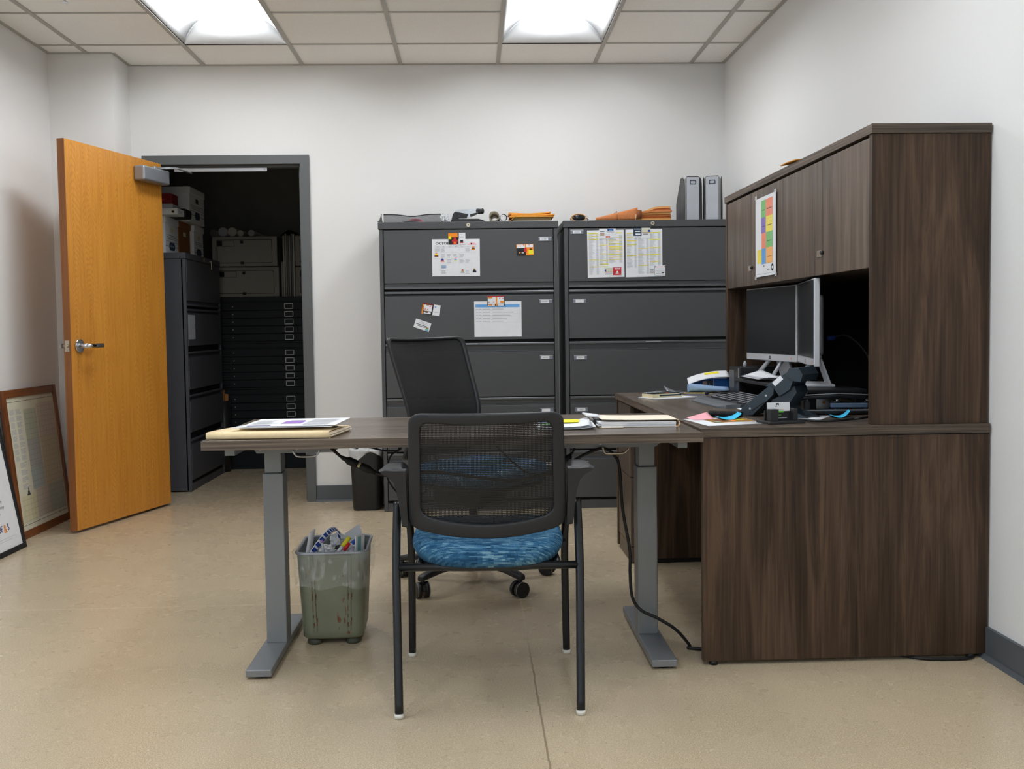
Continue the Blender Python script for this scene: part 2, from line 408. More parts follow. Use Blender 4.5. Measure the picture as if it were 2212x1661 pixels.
def lines(x0, x1, y0, y1, n, mat, fill=.45, jit=.35, seed=1):
    """rows of unreadable print inside a sheet"""
    R = random.Random(seed); h = (y1-y0)/n
    return [(x0, y1-h*(i+1)+h*.3, x0+(x1-x0)*(1-jit*R.random()), y1-h*(i+1)+h*.3+h*fill, mat) for i in range(n)]
exec_parts = []
# ================================================================== the room
WY, ZC, XL, YF = 6.665, 2.717, -2.472, -3.2
def xr(y): return 1.600 + (6.665-y)*.0106          # the right wall runs a hair out of square
DX0, DX1, DZ = -1.985, -1.058, 2.117               # door opening in the back wall
RX0, RX1, RY1, RZ = -2.52, -.45, 9.15, 2.717       # storage room behind
struct('floor', MB().bx(-2.9, 2.1, YF-.1, RY1+.1, -.08, 0, 'concrete'))
wb = MB()
wb.bx(XL-.1, DX0, WY, WY+.135, 0, ZC+.1, 'wall_paint').bx(DX1, 1.75, WY, WY+.135, 0, ZC+.1, 'wall_paint').bx(DX0, DX1, WY, WY+.135, DZ, ZC+.1, 'wall_paint')
struct('wall_back', wb)
WN = (-.6, 1.5, .9, 2.25)                          # unseen window, added to bring cool daylight onto the right wall
struct('wall_left', MB().bx(XL-.12, XL, YF, WN[0], 0, ZC+.1, 'wall_paint').bx(XL-.12, XL, WN[1], WY, 0, ZC+.1, 'wall_paint').bx(XL-.12, XL, WN[0], WN[1], 0, WN[2], 'wall_paint').bx(XL-.12, XL, WN[0], WN[1], WN[3], ZC+.1, 'wall_paint'))
wf = MB()
for y in (WN[0], (WN[0]+WN[1])/2-.02, WN[1]-.04): wf.bx(XL-.09, XL-.03, y, y+.04, WN[2]+.04, WN[3]-.04, 'frame_paint')
for z in (WN[2], WN[3]-.04): wf.bx(XL-.09, XL-.03, WN[0], WN[1], z, z+.04, 'frame_paint')
struct('added_window', wf)
struct('wall_column', MB().bx(XL, -2.098, 6.37, WY, 0, ZC+.03, 'wall_paint'))
w = MB(); a, b = xr(WY), xr(YF)
w.add([(a,WY,0),(b,YF,0),(b+.12,YF,0),(a+.12,WY,0),(a,WY,ZC+.1),(b,YF,ZC+.1),(b+.12,YF,ZC+.1),(a+.12,WY,ZC+.1)], [(0,1,5,4),(1,2,6,5),(2,3,7,6),(3,0,4,7),(0,3,2,1),(4,5,6,7)], 'wall_paint')
struct('wall_right', w)
struct('wall_front', MB().bx(XL-.1, 2.1, YF-.12, YF, 0, ZC+.1, 'wall_paint'))
sr = MB()
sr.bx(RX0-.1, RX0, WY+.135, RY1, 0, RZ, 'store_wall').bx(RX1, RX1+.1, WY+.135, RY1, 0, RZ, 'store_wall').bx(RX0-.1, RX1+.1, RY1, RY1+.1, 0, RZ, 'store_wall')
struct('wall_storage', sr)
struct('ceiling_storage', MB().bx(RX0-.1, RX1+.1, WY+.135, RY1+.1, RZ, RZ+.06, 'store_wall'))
# ceiling: lay-in tiles on a metal grid, troffers take two tiles
GX = [XL] + [-2.242+.6046*i for i in range(7)] + [2.0]
GY = [WY] + [6.19-.611*i for i in range(16)]
LIT = []
for k in range(4):
    for i in (2, 5): LIT.append((i, 2+4*k-1))
lit_cells = set()
for i, j in LIT: lit_cells |= {(i, j), (i, j+1)}
ct = MB(); cg = MB()
for i in range(len(GX)-1):
    for j in range(len(GY)-1):
        if (i, j) in lit_cells: continue
        ct.bx(GX[i], GX[i+1], GY[j+1], GY[j], ZC+.005, ZC+.03, 'tile_white')
ceil = struct('ceiling', ct)
for x in GX[1:-1]: cg.bx(x-.012, x+.012, YF, WY, ZC-.001, ZC+.008, 'grid_metal')
for j in range(1, len(GY)):
    for i in range(len(GX)-1):
        if not ((i, j-1) in lit_cells and (i, j) in lit_cells): cg.bx(GX[i], GX[i+1], GY[j]-.007, GY[j]+.007, ZC, ZC+.008, 'grid_metal')
cg.bx(XL, 2.0, WY-.014, WY, ZC-.0005, ZC+.006, 'grid_metal').bx(XL, XL+.02, YF, WY, ZC-.0007, ZC+.006, 'grid_metal').bx(XL, -2.098, 6.355, 6.37, ZC-.0006, ZC+.006, 'grid_metal')
gp = cg.bx(-2.098, -2.08, 6.37, WY, ZC-.0007, ZC+.006, 'grid_metal').build('ceiling_grid', ceil)
w = MB(); a, b = xr(WY), xr(YF)
w.add([(a-.02,WY,ZC-.0007),(b-.02,YF,ZC-.0007),(b+.02,YF,ZC-.0007),(a+.02,WY,ZC-.0007),(a-.02,WY,ZC+.006),(b-.02,YF,ZC+.006),(b+.02,YF,ZC+.006),(a+.02,WY,ZC+.006)], [(0,1,5,4),(1,2,6,5),(2,3,7,6),(3,0,4,7),(0,3,2,1),(4,5,6,7)], 'grid_metal')
w.build('wall_angle', ceil)
# recessed light fixtures
names = {(2,1): 'recessed ceiling light with bright lens above the open wooden door', (5,1): 'recessed ceiling light with bright lens above the filing cabinets'}
def troffer(i, j):
    x0, x1, y1, y0 = GX[i]+.012, GX[i+1]-.012, GY[j], GY[j+2]; cx = (x0+x1)/2
    row = ['', 'second row from the back wall', 'third row from the back wall', 'row nearest the front wall'][(j-1)//4]
    t = thing('ceiling_light', names.get((i, j), 'recessed ceiling light of the %s, %s side of the room' % (row, 'door' if i == 2 else 'desk')), 'ceiling light', (cx, (y0+y1)/2, ZC), 0, 'recessed ceiling lights')
    W = (x1-x0)/2; L = (y1-y0)/2-.007
    h = MB(); h.bx(-W, W, -L, L, .16, .17, 'reflector_white')
    h.bx(-W-.004, -W, -L, L, 0, .165, 'reflector_white').bx(W, W+.004, -L, L, 0, .165, 'reflector_white').bx(-W, W, -L-.004, -L, 0, .165, 'reflector_white').bx(-W, W, L, L+.004, 0, .165, 'reflector_white')
    part(h, 'housing', t)
    for s in (-1, 1):                                # curved wings either side of the lens
        g = MB(); g.grid(lambda u, v, s=s: (s*(.115+(W-.116)*u), -L+2*L*v, .115*math.cos(u*PI/2)**.8+.006), 10, 1, 'reflector_white', .001)
        part(g, 'reflector', t)
    for s in (-1, 1):                                # arched end plates
        def zp(x): return .119 if abs(x) < .115 else .115*math.cos(min(1, (abs(x)-.115)/(W-.116))*PI/2)**.8+.004
        g = MB(); g.grid(lambda u, v, s=s: (-W+.001+(2*W-.002)*u, s*(L-.001-.12*math.sin(v*PI/2)*(zp(-W+2*W*u)/.12)), .003+(zp(-W+2*W*u)-.003)*v**1.3), 40, 8, 'reflector_white')
        part(g, 'end_plate', t)
    l = MB(); l.grid(lambda u, v: (.115*math.cos(PI*u), (-L+.05)+2*(L-.05)*v, .118-.075*math.sin(PI*u)), 14, 1, 'lamp_lens')
    part(l, 'lens', t)
for i, j in LIT: troffer(i, j)
sp = thing('fire_sprinkler', 'small metal fire sprinkler head under a ceiling tile above the door', 'sprinkler', (-1.96, 5.29, ZC))
part(MB().lathe([(.001,.004),(.035,.004),(.033,-.004),(.012,-.008),(.001,-.008)], (0,0,0), 'chrome'), 'escutcheon', sp)
part(MB().cyl((0,0,-.006),(0,0,-.03),.008,'chrome').cyl((0,0,-.03),(0,0,-.033),.018,'chrome'), 'deflector', sp)
# base and door frame
def base(name, x0, x1, y0, y1, face):
    b = MB(); b.bx(x0, x1, y0, y1, 0, .1, 'base_vinyl', .003); g = .009
    struct(name, b)
base('baseboard_back', DX1+.051, 1.59, WY-.012, WY, 0)
struct('trim_2', MB().prism([(0,0),(-.016,0),(-.012,.012),(0,.016)], (DX1+.051, WY-.012, 0), (0,1,0), (0,0,1), (2.6,0,0), 'base_vinyl'))
base('baseboard_left', XL, XL+.012, YF, 6.37, 0)
base('baseboard_column', XL+.012, -2.086, 6.358, 6.37, 0)
w = MB(); a, b = xr(WY), xr(YF)
for dx, z0, z1 in ((.012, 0, .1), (.026, 0, .014)):
    w.add([(a-dx,WY,z0),(b-dx,YF,z0),(b,YF,z0),(a,WY,z0),(a-dx+(.008 if z1 < .05 else 0),WY,z1),(b-dx+(.008 if z1 < .05 else 0),YF,z1),(b,YF,z1),(a,WY,z1)], [(0,1,5,4),(1,2,6,5),(2,3,7,6),(3,0,4,7),(0,3,2,1),(4,5,6,7)], 'base_vinyl')
struct('baseboard_right', w)
fr = MB(); y0, y1 = WY-.02, WY+.155
fr.prism([(DX0-.045,0),(DX0+.004,0),(DX0+.004,DZ-.004),(DX1-.004,DZ-.004),(DX1-.004,0),(DX1+.051,0),(DX1+.051,DZ+.05),(DX0-.045,DZ+.05)], (0,y0,0), (1,0,0), (0,0,1), (0,y1-y0,0), 'frame_paint')
fr.bx(DX0, DX0+.018, y0+.055, y0+.115, 0, DZ, 'frame_paint').bx(DX1-.018, DX1, y0+.055, y0+.115, 0, DZ, 'frame_paint').bx(DX0, DX1, y0+.055, y0+.115, DZ-.018, DZ, 'frame_paint')
frame = struct('trim_1', fr)
tr = MB(); tr.bx(-1.845, -1.272, 6.688, 6.699, DZ-.043, DZ-.0195, 'silver', .002)
for x in (-1.83, -1.287): tr.cyl((x, 6.688, DZ-.031), (x, 6.686, DZ-.031), .007, 'print_grey', 12)
part(tr, 'closer_track', frame)
# the open oak door, hinged on the left jamb
DH, PHI = Vector((-1.905, 6.617, 0)), math.atan2(-.965, -.263)
dr = thing('door_1', 'open oak veneer door with lever handle and closer', 'door', DH, PHI); dr['kind'] = 'structure'
LW, TH = .93, .044
part(MB().bx(0, LW, -TH+.001, 0, .015, 2.112, 'oak', .0015), 'door_leaf', dr)
part(MB().bx(LW, LW+.0025, -TH+.001, 0, .015, 2.112, 'oak_edge'), 'door_edge', dr)
lz = 1.012
h = MB(); h.cyl((LW-.066, 0, lz), (LW-.066, .009, lz), .036, 'chrome', 32).cyl((LW-.066, .009, lz), (LW-.066, .055, lz), .0125, 'chrome', 20)
part(h, 'handle_rose', dr)
h = MB(); h.tube([(LW-.066, .05, lz), (LW-.08, .058, lz), (LW-.12, .06, lz)], .0115, 'chrome', 14)
h.bx(LW-.195, LW-.115, .05, .068, lz-.0115, lz+.0115, 'chrome', .004)
part(h, 'lever_handle', dr)
h = MB(); h.cyl((LW-.066, -TH, lz), (LW-.066, -TH-.01, lz), .036, 'chrome', 24).cyl((LW-.066, -TH, lz), (LW-.066, -TH-.06, lz), .012, 'chrome', 16).bx(LW-.19, LW-.06, -TH-.07, -TH-.05, lz-.0115, lz+.0115, 'chrome', .004)
part(h, 'lever_handle', dr)
h = MB(); h.bx(LW+.0025, LW+.0045, -.036, -.009, lz-.03, lz+.03, 'nickel').cyl((LW+.004, -.022, lz), (LW+.015, -.022, lz), .009, 'nickel', 16)
for z in (-.024, .024): h.cyl((LW+.0045, -.022, lz+z), (LW+.0055, -.022, lz+z), .003, 'print_grey', 8)
part(h, 'latch_plate', dr)
h = MB(); h.bx(.018, .30, 0, .072, 1.975, 2.062, 'alu_paint', .012, seg=3)
part(h, 'door_closer', dr)
arm = MB(); arm.M = FR[dr].inverted(); q0 = FR[dr] @ Vector((.13, .035, 2.066))
arm.tube([q0, (-1.79, 6.55, 2.075), (-1.735, 6.675, 2.062)], .006, 'alu_paint', 8).cyl(q0-Vector((0,0,.01)), q0+Vector((0,0,.012)), .012, 'alu_paint')
part(arm, 'closer_arm', dr)

# ================================================================== framed maps leaning on the left wall
def leaning(name, label, wid, hgt, y_far, xb, xt, bar, fmat, upmat, fill):
    t = thing(name, label, 'framed map', (xb, y_far-wid/2, 0))
    th = math.asin((xb-xt)/hgt); R = Matrix.Rotation(-th, 4, 'Y')
    def mk(): return MB(R)
    d = .02
    for z in (0, hgt-bar): part(mk().bx(-d, 0, -wid/2+bar, wid/2-bar, z, z+bar, fmat, .002), 'frame_rail', t)
    for y in (-wid/2, wid/2-bar): part(mk().bx(-d, .0004, y, y+bar, .0, hgt, upmat, .003), 'frame_stile', t)
    s = mk(); fill(s, wid-2*bar, hgt-2*bar, bar); part(s, 'map_sheet', t)
    return t
def old_map(s, w, h, b):
    # viewed from +x: picture left is -y
    o, u, v = Vector((-.008, -w/2, b)), Vector((0, w, 0)), Vector((0, 0, h))
    mk = [(.0,.965,.99,.968,'print_black'),(.0,.035,.99,.038,'print_black')]
    for k in range(8): mk += lines(.05, .14, .52+.05*k, .56+.05*k, 5, 'print_grey', .5, .3, k) + lines(.17, .28, .52+.05*k, .56+.05*k, 5, 'print_grey', .5, .3, 20+k)
    for k in range(4): mk += lines(.12, .26, .30+.055*k, .34+.055*k, 4, 'print_grey', .5, .6, 40+k)
    mk += [(.18,.25,.25,.265,'logo_grey'),(.195,.265,.235,.285,'logo_grey'),(.208,.285,.222,.31,'logo_grey')]
    for x0, y0, x1, y1, c in ((.32,.66,.58,.9,'green'),(.60,.66,.98,.93,'rose'),(.32,.42,.58,.66,'slate'),(.60,.42,.98,.66,'tan'),(.32,.28,.58,.44,'blue'),(.58,.28,.98,.46,'tan'),(.06,.06,.36,.26,'yellow'),(.36,.06,.64,.28,'rose'),(.64,.06,.98,.28,'dark')):
        mk.append((x0, y0, x1, y1, 'road_'+c))
    s.sheet(o, u, v, 'old_paper', mk)
def bridge_map(s, w, h, b):
    o, u, v = Vector((-.008, -w/2, b)), Vector((0, w, 0)), Vector((0, 0, h))
    mk = [(.06,.36,.8,.97,'road_white')]
    for a in (.06, .79): mk.append((a,.355,a+.012,.975,'violet_ink'))
    for a in (.355, .965): mk.append((.06,a,.802,a+.01,'violet_ink'))
    for k in range(12): mk.append((.82,.38+.048*k,.835,.383+.048*k,'print_black')); mk.append((.1+.06*k,.325,.103+.06*k,.335,'print_black'))
    mk += [(.06,.62,.8,.623,'red'),(.5,.72,.503,.9,'red')] + lines(.62,.9,.045,.07,2,'print_pale',.3,.2)
    s.sheet(o, u, v, 'paper', mk)
    c = lambda a, q: o+u*a+v*q
    for k, l in enumerate(('Wells County', 'Bridge Inventory', '2023')): s.text(l, c(.69, .272-.033*k), u, v, .022, 'print_black')
    s.text('BF', c(.675,.12), u, v, .046, 'violet_ink', bold=.03).text('S', c(.81,.12), u, v, .046, 'violet_ink', bold=.03).text('&', c(.752,.115), u, v, .06, 'orange', .002)
leaning('framed_map', 'brown wood framed old county map leaning between the door and the black frame', .70, .79, 6.235, -2.366, -2.444, .042, 'frame_wood', 'frame_wood_up', old_map)
leaning('framed_map', 'black framed white bridge map leaning in front of the brown framed map', .66, .92, 5.402, -2.285, -2.451, .026, 'card_black', 'card_black', bridge_map)

# ================================================================== storage room behind the door
def lateral(name, label, x0, y0, w, d, h, drawers, labels, paint, loc, rz, tags=True, group='lateral filing cabinets', top=.043, kick=.05, side='right', texts=()):
    """local: x along the front, front face at y = 0 looking to -y"""
    t = thing(name, label, 'filing cabinet', loc, rz, group)
    c = MB(); e = .022
    c.bx(0, w, .02, d, .01, h-top, paint)
    c.bx(0, e, .0, .03, 0, h-top, paint, .002).bx(w-e, w, 0, .03, 0, h-top, paint, .002).bx(e, w-e, .006, .03, 0, kick, paint).bx(e, w-e, .018, .024, kick, h-top, 'black_gap')
    part(c, 'body', t)
    part(MB().bx(-.006, w+.006, -.004, d, h-top+.002, h, paint, .003), 'top_cap', t)
    lk = MB().cyl((w/2, -.004, h-.02), (w/2, -.010, h-.02), .0115, 'nickel', 20).cyl((w/2, -.010, h-.02), (w/2, -.0108, h-.02), .004, 'print_black', 10)
    part(lk, 'lock', t)
    zs = drawers
    for k, (zt, zb, lip) in enumerate(zs):
        D = MB(); x0_, x1_ = e+.004, w-e-.004
        zf = zt-lip
        if lip: # recessed pull: curved lip above the panel
            D.prism([(0,zt),(-.002,zt-.003),(-.002,zt-.012),(.012,zt-.014),(.016,zt-lip+.008),(.0,zt-lip+.002),(.02,zt-lip),(.02,zt)], (x0_,0,0), (0,1,0), (0,0,1), (x1_-x0_,0,0), 'cabinet_edge' if paint == 'cabinet_paint' else paint)
        D.bx(x0_, x1_, -.001, .02, zb, zf, paint, .003)
        if k == 0:  # flip door: bottom lip
            D.bx(x0_, x1_, .008, .02, zb-.03, zb-.002, paint).bx(x0_, x1_, -.001, .02, zb-.034, zb-.021, 'cabinet_edge' if paint == 'cabinet_paint' else paint, .002)
        dd = part(D, 'drawer', t)
        if k == 2 and paint == 'cabinet_paint': part(MB().bx(w/2-.045, w/2+.045, -.006, -.001, zt-.010, zt-.003, 'alu_paint', .002), 'thumb_latch', dd)
        if k < len(labels):
            lx, lz = labels[k]; H = MB(); H.bx(lx-.038, lx+.038, -.0035, -.001, lz-.012, lz+.012, 'label_slate', .001).bx(lx-.0385, lx+.0385, -.005, -.001, lz+.009, lz+.013, 'silver')
            off = -.006 if side == 'right' else .0
            H.bx(lx-.024+off, lx+.024+off, -.0045, -.003, lz-.009, lz+.008, 'paper')
            if k < len(texts): H.text(texts[k], (lx+off, -.0045, lz-.001), (1,0,0), (0,0,1), .009, 'logo_grey', .0004)
            part(H, 'label_holder', dd)
    return t
DR = [(1.656,1.345,0), (1.297,1.010,.026), (.992,.674,.052), (.668,.355,.045), (.345,.066,.045)]
lateral('lateral_file_cabinet', 'charcoal five drawer lateral file cabinet with the calendar sheet stuck on it', 0, 0, 1.043, .44, 1.702, DR, [(.97,1.596),(.97,1.231),(.97,.902),(.97,.59),(.97,.27)], 'cabinet_paint', (-.543, 6.215, 0), 0, texts=('CULVERT','CULVERT','BRIDGE'))
lateral('lateral_file_cabinet', 'charcoal five drawer lateral file cabinet with two yellow striped lists stuck on it', 0, 0, 1.043, .44, 1.702, DR, [(.075,1.635),(.087,1.231),(.089,.897),(.091,.59),(.093,.27)], 'cabinet_paint', (.540, 6.215, 0), 0, side='left', texts=('SOUTH','','NORTH','WEST'))
SD = [(1.568,1.29,0), (1.236,.985,.03), (.945,.69,.04), (.652,.40,.04), (.354,.075,.04)]
stc = lateral('lateral_file_cabinet', 'dark lateral file cabinet in the storage room with boxes stacked on top', 0, 0, .955, .46, 1.611, SD, [], 'store_paint', (-1.918, 7.15, 0), PI/2)
kb = MB(); kb.cyl((.60,-.01,1.585),(.60,-.026,1.585),.004,'nickel').bx(.594,.606,-.03,-.026,1.53,1.585,'nickel',.001)
part(kb, 'key', stc)
st = MB(); st.sheet((.03,-.0016,1.03), (.17,0,0), (0,0,.165), 'paper_grey', lines(.1,.9,.05,.95,12,'print_grey',.4,.5,3))
part(st, 'paper_sticker', stc)
# flat files: three stacked five-drawer units
FFX0, FFX1, FFY = -2.28, -1.08, 8.27
for k in range(3):
    zb = .268+.3595*k; lab = ['lowest', 'middle', 'topmost'][k]
    t = thing('flat_file_cabinet', 'dark five drawer flat file cabinet, %s of the stack of three' % lab, 'flat file', ((FFX0+FFX1)/2, FFY, zb), 0, 'stacked flat file cabinets'); W = FFX1-FFX0
    part(MB().bx(-W/2, W/2, .012, .8, 0, .357, 'flat_file_paint', .002).bx(-W/2, W/2, 0, .02, .325, .357, 'flat_file_paint').bx(-W/2, W/2, 0, .02, 0, .012, 'flat_file_paint'), 'body', t)
    for j in range(5):
        z0 = .016+.0600*j; d = MB().bx(-W/2+.015, W/2-.015, -.004, .02, z0, z0+.0555, 'flat_file_paint', .002); dd = part(d, 'drawer', t)
        lx = .248; H = MB()
        for a in ((-.034,.034,.016,.021),(-.034,.034,-.021,-.016),(-.034,-.029,-.021,.021),(.029,.034,-.021,.021)): H.bx(lx+a[0], lx+a[1], -.007, -.004, z0+.028+a[2], z0+.028+a[3], 'label_metal')
        part(H, 'label_frame', dd)
        P = MB().bx(-lx-.06, -lx+.04, -.012, -.004, z0+.02, z0+.035, 'flat_file_paint', .002).cyl((-lx+.065,-.004,z0+.028),(-lx+.065,-.008,z0+.028),.004,'nickel',8)
        part(P, 'pull', dd)
t = thing('plinth_cabinet', 'dark plinth under the stack of flat file cabinets', 'plinth', ((FFX0+FFX1)/2, FFY, 0))
part(MB().bx(-.59, .59, .03, .78, 0, .268, 'flat_file_paint', .003), 'body', t); part(MB().bx(-.6, .6, .0, .03, .2, .268, 'flat_file_paint', .003), 'front_rail', t)
# grey storage boxes on the flat files
def storage_box(label, x0, z0, loc_y=8.29, w=.50, h=.232):
    t = thing('storage_box', label, 'storage box', (x0+w/2, loc_y, z0), 0, 'grey storage boxes')
    part(MB().bx(-w/2, w/2, .0, .55, 0, h, 'box_grey', .004), 'box', t)
    f = MB(); f.bx(-w/2+.004, w/2-.004, -.003, 0, .004, h-.004, 'box_grey', .001)
    q = rrect(w-.075, h-.05, .012, 4, 0, h/2); q2 = rrect(w-.083, h-.058, .009, 4, 0, h/2); n = len(q)
    f.add([(a,-.0036,b) for a, b in q]+[(a,-.0036,b) for a, b in q2], [(i,(i+1) % n,n+(i+1) % n,n+i) for i in range(n)], 'drawer_gap')
    X0 = -w/2+.04; zt = h-.032
    for a in (X0, X0+.13): f.bx(a, a+.003, -.0042, -.003, zt-.045, zt, 'drawer_gap')
    for z in (zt, zt-.045): f.bx(X0, X0+.133, -.0042, -.003, z-.002, z, 'drawer_gap')
    f.bx(X0+.004, X0+.04, -.0045, -.003, zt-.042, zt-.003, 'drawer_gap').bx(-.03, -.008, -.0045, -.003, zt-.024, zt-.002, 'drawer_gap').bx(-.032, -.006, -.0045, -.003, .016, .037, 'drawer_gap')
    part(f, 'front_flap', t)
ZB = 1.3455
storage_box('grey storage box low on the flat files, left of the leaning portfolios', -2.005, ZB)
storage_box('upper grey storage box under the row of paper rolls', -2.015, ZB+.238)
storage_box('grey storage box low on the flat files, right of the leaning portfolios', -1.378, ZB)
storage_box('upper grey storage box right of the leaning portfolios', -1.376, ZB+.238)
tops = ((461,497,.027,'tube_end_dark','dark end'),(482,494,.036,'tube_end_grey','blue grey end'),(502,493,.036,'tube_end','cream end'),(520,497,.0245,'tube_end','small cream end'),(543,497,.0255,'tube_end_grey','small pale end standing apart'))
ww = ['farthest toward the boxes', 'second from the boxes', 'largest cream one, mid row', 'smaller, right of the large cream one', 'standing apart from the others']
for k, (px, py, r, mt, lb) in enumerate(tops):
    p = at(px, py, y=8.33); zc = ZB+.238+.232+r+.001
    q = MB().cyl((p.x, 8.32, zc), (p.x, 8.85, zc), r, 'tube_cream', 24, caps=False).cyl((p.x, 8.318, zc), (p.x, 8.33, zc), r*.97, mt, 24)
    q.cyl((p.x, 8.84, zc), (p.x, 8.85, zc), r*.97, mt, 24)
    q.solo('paper_roll', 'rolled drawing on the grey storage boxes, '+ww[k], 'paper roll', 'rolled drawings')
# portfolios between the boxes
R = random.Random(4); x = -1.487
for k in range(7):
    w_ = .010+.004*R.random(); h_ = .47+.02*R.random() if k else .27
    MB().bx(x, x+w_, 8.30+.01*R.random(), 8.80, ZB, ZB+h_, ['box_grey','tube_end','box_grey','tube_end_dark','box_grey','tube_end_dark','tube_end'][k], .001).solo('portfolio', ['short grey folder beside the left storage boxes','thin portfolio first right of the short folder','thin portfolio second right of the short folder','thin portfolio third right of the short folder','grey portfolio fourth right of the short folder','thin portfolio fifth right of the short folder','last portfolio against the right storage boxes'][k], 'portfolio', 'portfolios standing on the flat files')
    x += w_+.0035
b = MB(); bx0, bx1 = -1.502, -1.352
b.grid(lambda u, v: (bx0+(bx1-bx0)*u, 8.36+.4*v, ZB+.477+.045*math.sin(PI*u)**1.2), 12, 2, 'black_gap', .003)
b.solo('black_folder', 'black binder cover draped over the standing portfolios', 'folder')
# boxes on the storage cabinet
def banker(name, label, x0, y0, z0, mat, h=.25, w=.305, d=.38, ink=True, word=True):
    """near long side at y0, right end face toward +x at x0"""
    t = thing(name, label, 'cardboard box', (x0, y0, z0), 0, 'file boxes on the storage cabinet')
    part(MB().bx(-d, 0, 0, w, 0, h-.004, mat, .002), 'box', t)
    part(MB().bx(-d-.006, .006, -.006, w+.006, h-.045, h, mat, .003), 'lid', t)
    M = MB(); M.bx(.0, .001, w/2-.035, w/2+.035, h-.1, h-.07, 'cream' if z0 < 1.8 else 'black_gap', .0)
    if ink:
        M.bx(0, .0008, .01, w-.01, h-.165, h-.163, 'ink_navy')
        for k in range(3): M.bx(0, .0008, .03+.01*k, w-.04+.01*k, h-.125-.012*k, h-.119-.012*k, 'print_grey')
        M.bx(0, .0008, 0, w, .052, .056, 'steel' if 'steel' in MATS else 'blue_steel')
        M.poly((.0004, 0, 0), (0,1,0), (0,0,1), [(w/2-.07,.045),(w/2-.05,.028),(w/2+.05,.028),(w/2+.07,.045),(w/2+.07,.066),(w/2+.05,.082),(w/2-.05,.082),(w/2-.07,.066)], 'ink_navy', .0009)
        if word:
            M.text('BANKERS BOX', (.0004, w/2, .055), (0,1,0), (0,0,1), .016, 'paper', .0014)
            M.text('PERMITS  COPIES', (.0004, w/2-.02, h-.146), (0,1,0), (0,0,1), .02, 'print_grey', .0014) if False else None
            M.poly((0,-.0002,0), (1,0,0), (0,0,1), [(-.2,.055),(-.04,.055),(-.034,.064),(-.034,.085),(-.04,.092),(-.2,.092)], 'ink_navy', .0009)
            M.text('BANKERS BOX', (-.125,-.0002,.0735), (1,0,0), (0,0,1), .024, 'paper', .0014)
    part(M, 'print', t)
    return t
banker('file_box', 'white file box nearest the doorway on the storage cabinet', -2.06, 7.21, 1.611, 'box_white')
banker('file_box', 'brown cardboard file box behind the first white file box', -2.06, 7.54, 1.611, 'cardboard', ink=False, w=.29)
banker('file_box', 'white file box at the far end of the storage cabinet', -2.035, 7.845, 1.611, 'box_white', w=.26, word=False)
banker('file_box', 'large white file box on top of the other file boxes', -1.995, 7.60, 1.862, 'box_white', h=.246, w=.40, d=.42, word=False)
hp = MB(); hp.bx(-2.33, -1.958, 7.15, 7.31, 1.8625, 1.905, 'box_white', .002)
hp.text('A genuine', (-2.105, 7.1498, 1.8935), (1,0,0), (0,0,1), .018, 'print_black', .0008, bold=.02).text('HEPA', (-2.10, 7.1498, 1.873), (1,0,0), (0,0,1), .018, 'print_black', .0008, bold=.02)
hp.poly((-2.0, 7.1498, 1.87), (1,0,0), (0,0,1), [(0,0),(.024,0),(.024,.025),(0,.025)], 'cream', .0008).poly((-1.996, 7.1494, 1.875), (1,0,0), (0,0,1), [(0,0),(.016,0),(.016,.014),(0,.014)], 'print_black', .001)
for k in range(4): hp.bx(-1.958, -1.9572, 7.18, 7.27-.01*k, 1.89-.006*k, 1.8925-.006*k, 'print_grey')
hp.solo('filter_box', 'flat white filter box lying on the first white file box', 'box')
MB().bx(-2.36, -1.99, 7.16, 7.34, 1.906, 1.936, 'paper_grey', .004).solo('binder', 'pale grey binder lying on the flat white filter box', 'binder')
MB().bx(-2.2, -1.955, 7.345, 7.50, 1.8625, 1.925, 'card_black', .012).solo('black_pouch', 'black pouch behind the pale grey binder', 'pouch')
rb = MB().bx(-2.38, -2.00, 7.17, 7.32, 1.937, 2.005, 'dark_red', .003)
for k in range(3): rb.bx(-2.13+.03*k, -2.108+.03*k, 7.1694, 7.17, 1.958, 1.967, 'red')
rb.solo('red_box', 'dark red box on top of the pale grey binder', 'box')
t = thing('map_bin', 'dark bin holding brown rolls between the storage cabinet and flat files', 'bin', (-1.942, 8.19, 0))
part(MB().lathe([(.001,0),(.05,0),(.06,.55),(.055,.55),(.046,.01),(.001,.01)], (0,0,0), 'black_plastic', 16), 'body', t)
for k, (dx, dy, hh) in enumerate(((0,.01,.63),(.026,-.01,.6),(-.02,-.015,.61))):
    MB().cyl((-1.942+dx, 8.19+dy, .012), (-1.942+dx*1.3, 8.19+dy*1.2, hh), .015, 'cardboard', 12).solo('map_roll', ['tallest brown roll in the dark bin by the flat files','brown roll on the right in the dark bin by the flat files','brown roll on the left in the dark bin by the flat files'][k], 'paper roll', 'brown rolls in the dark bin')

# ================================================================== walnut desk along the right wall
O, RZD = Vector((1.631, 3.275, 0)), .0106
def DK(x, y, z=0): return Matrix.Translation(O) @ Matrix.Rotation(RZD, 4, 'Z') @ Vector((x, y, z))
LN = 1.862; WT = .754
desk = thing('desk', 'dark walnut desk along the right wall under the hutch', 'desk', O, RZD)
wt = MB(); wt.bx(-.924, 0, -.004, LN, WT-.029, WT, 'walnut_depth', .0015)
part(wt, 'worktop', desk)
part(MB().bx(-.9235, -.001, -.0055, -.004, WT-.0285, WT-.0005, 'walnut_edge_across'), 'edge_band', desk)
part(MB().bx(-.9255, -.924, -.004, LN, WT-.0285, WT-.0005, 'walnut_edge_depth'), 'edge_band', desk)
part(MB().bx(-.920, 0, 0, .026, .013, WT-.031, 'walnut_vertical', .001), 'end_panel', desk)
part(MB().bx(-.920, 0, LN-.03, LN-.004, .013, WT-.031, 'walnut_vertical', .001), 'end_panel', desk)
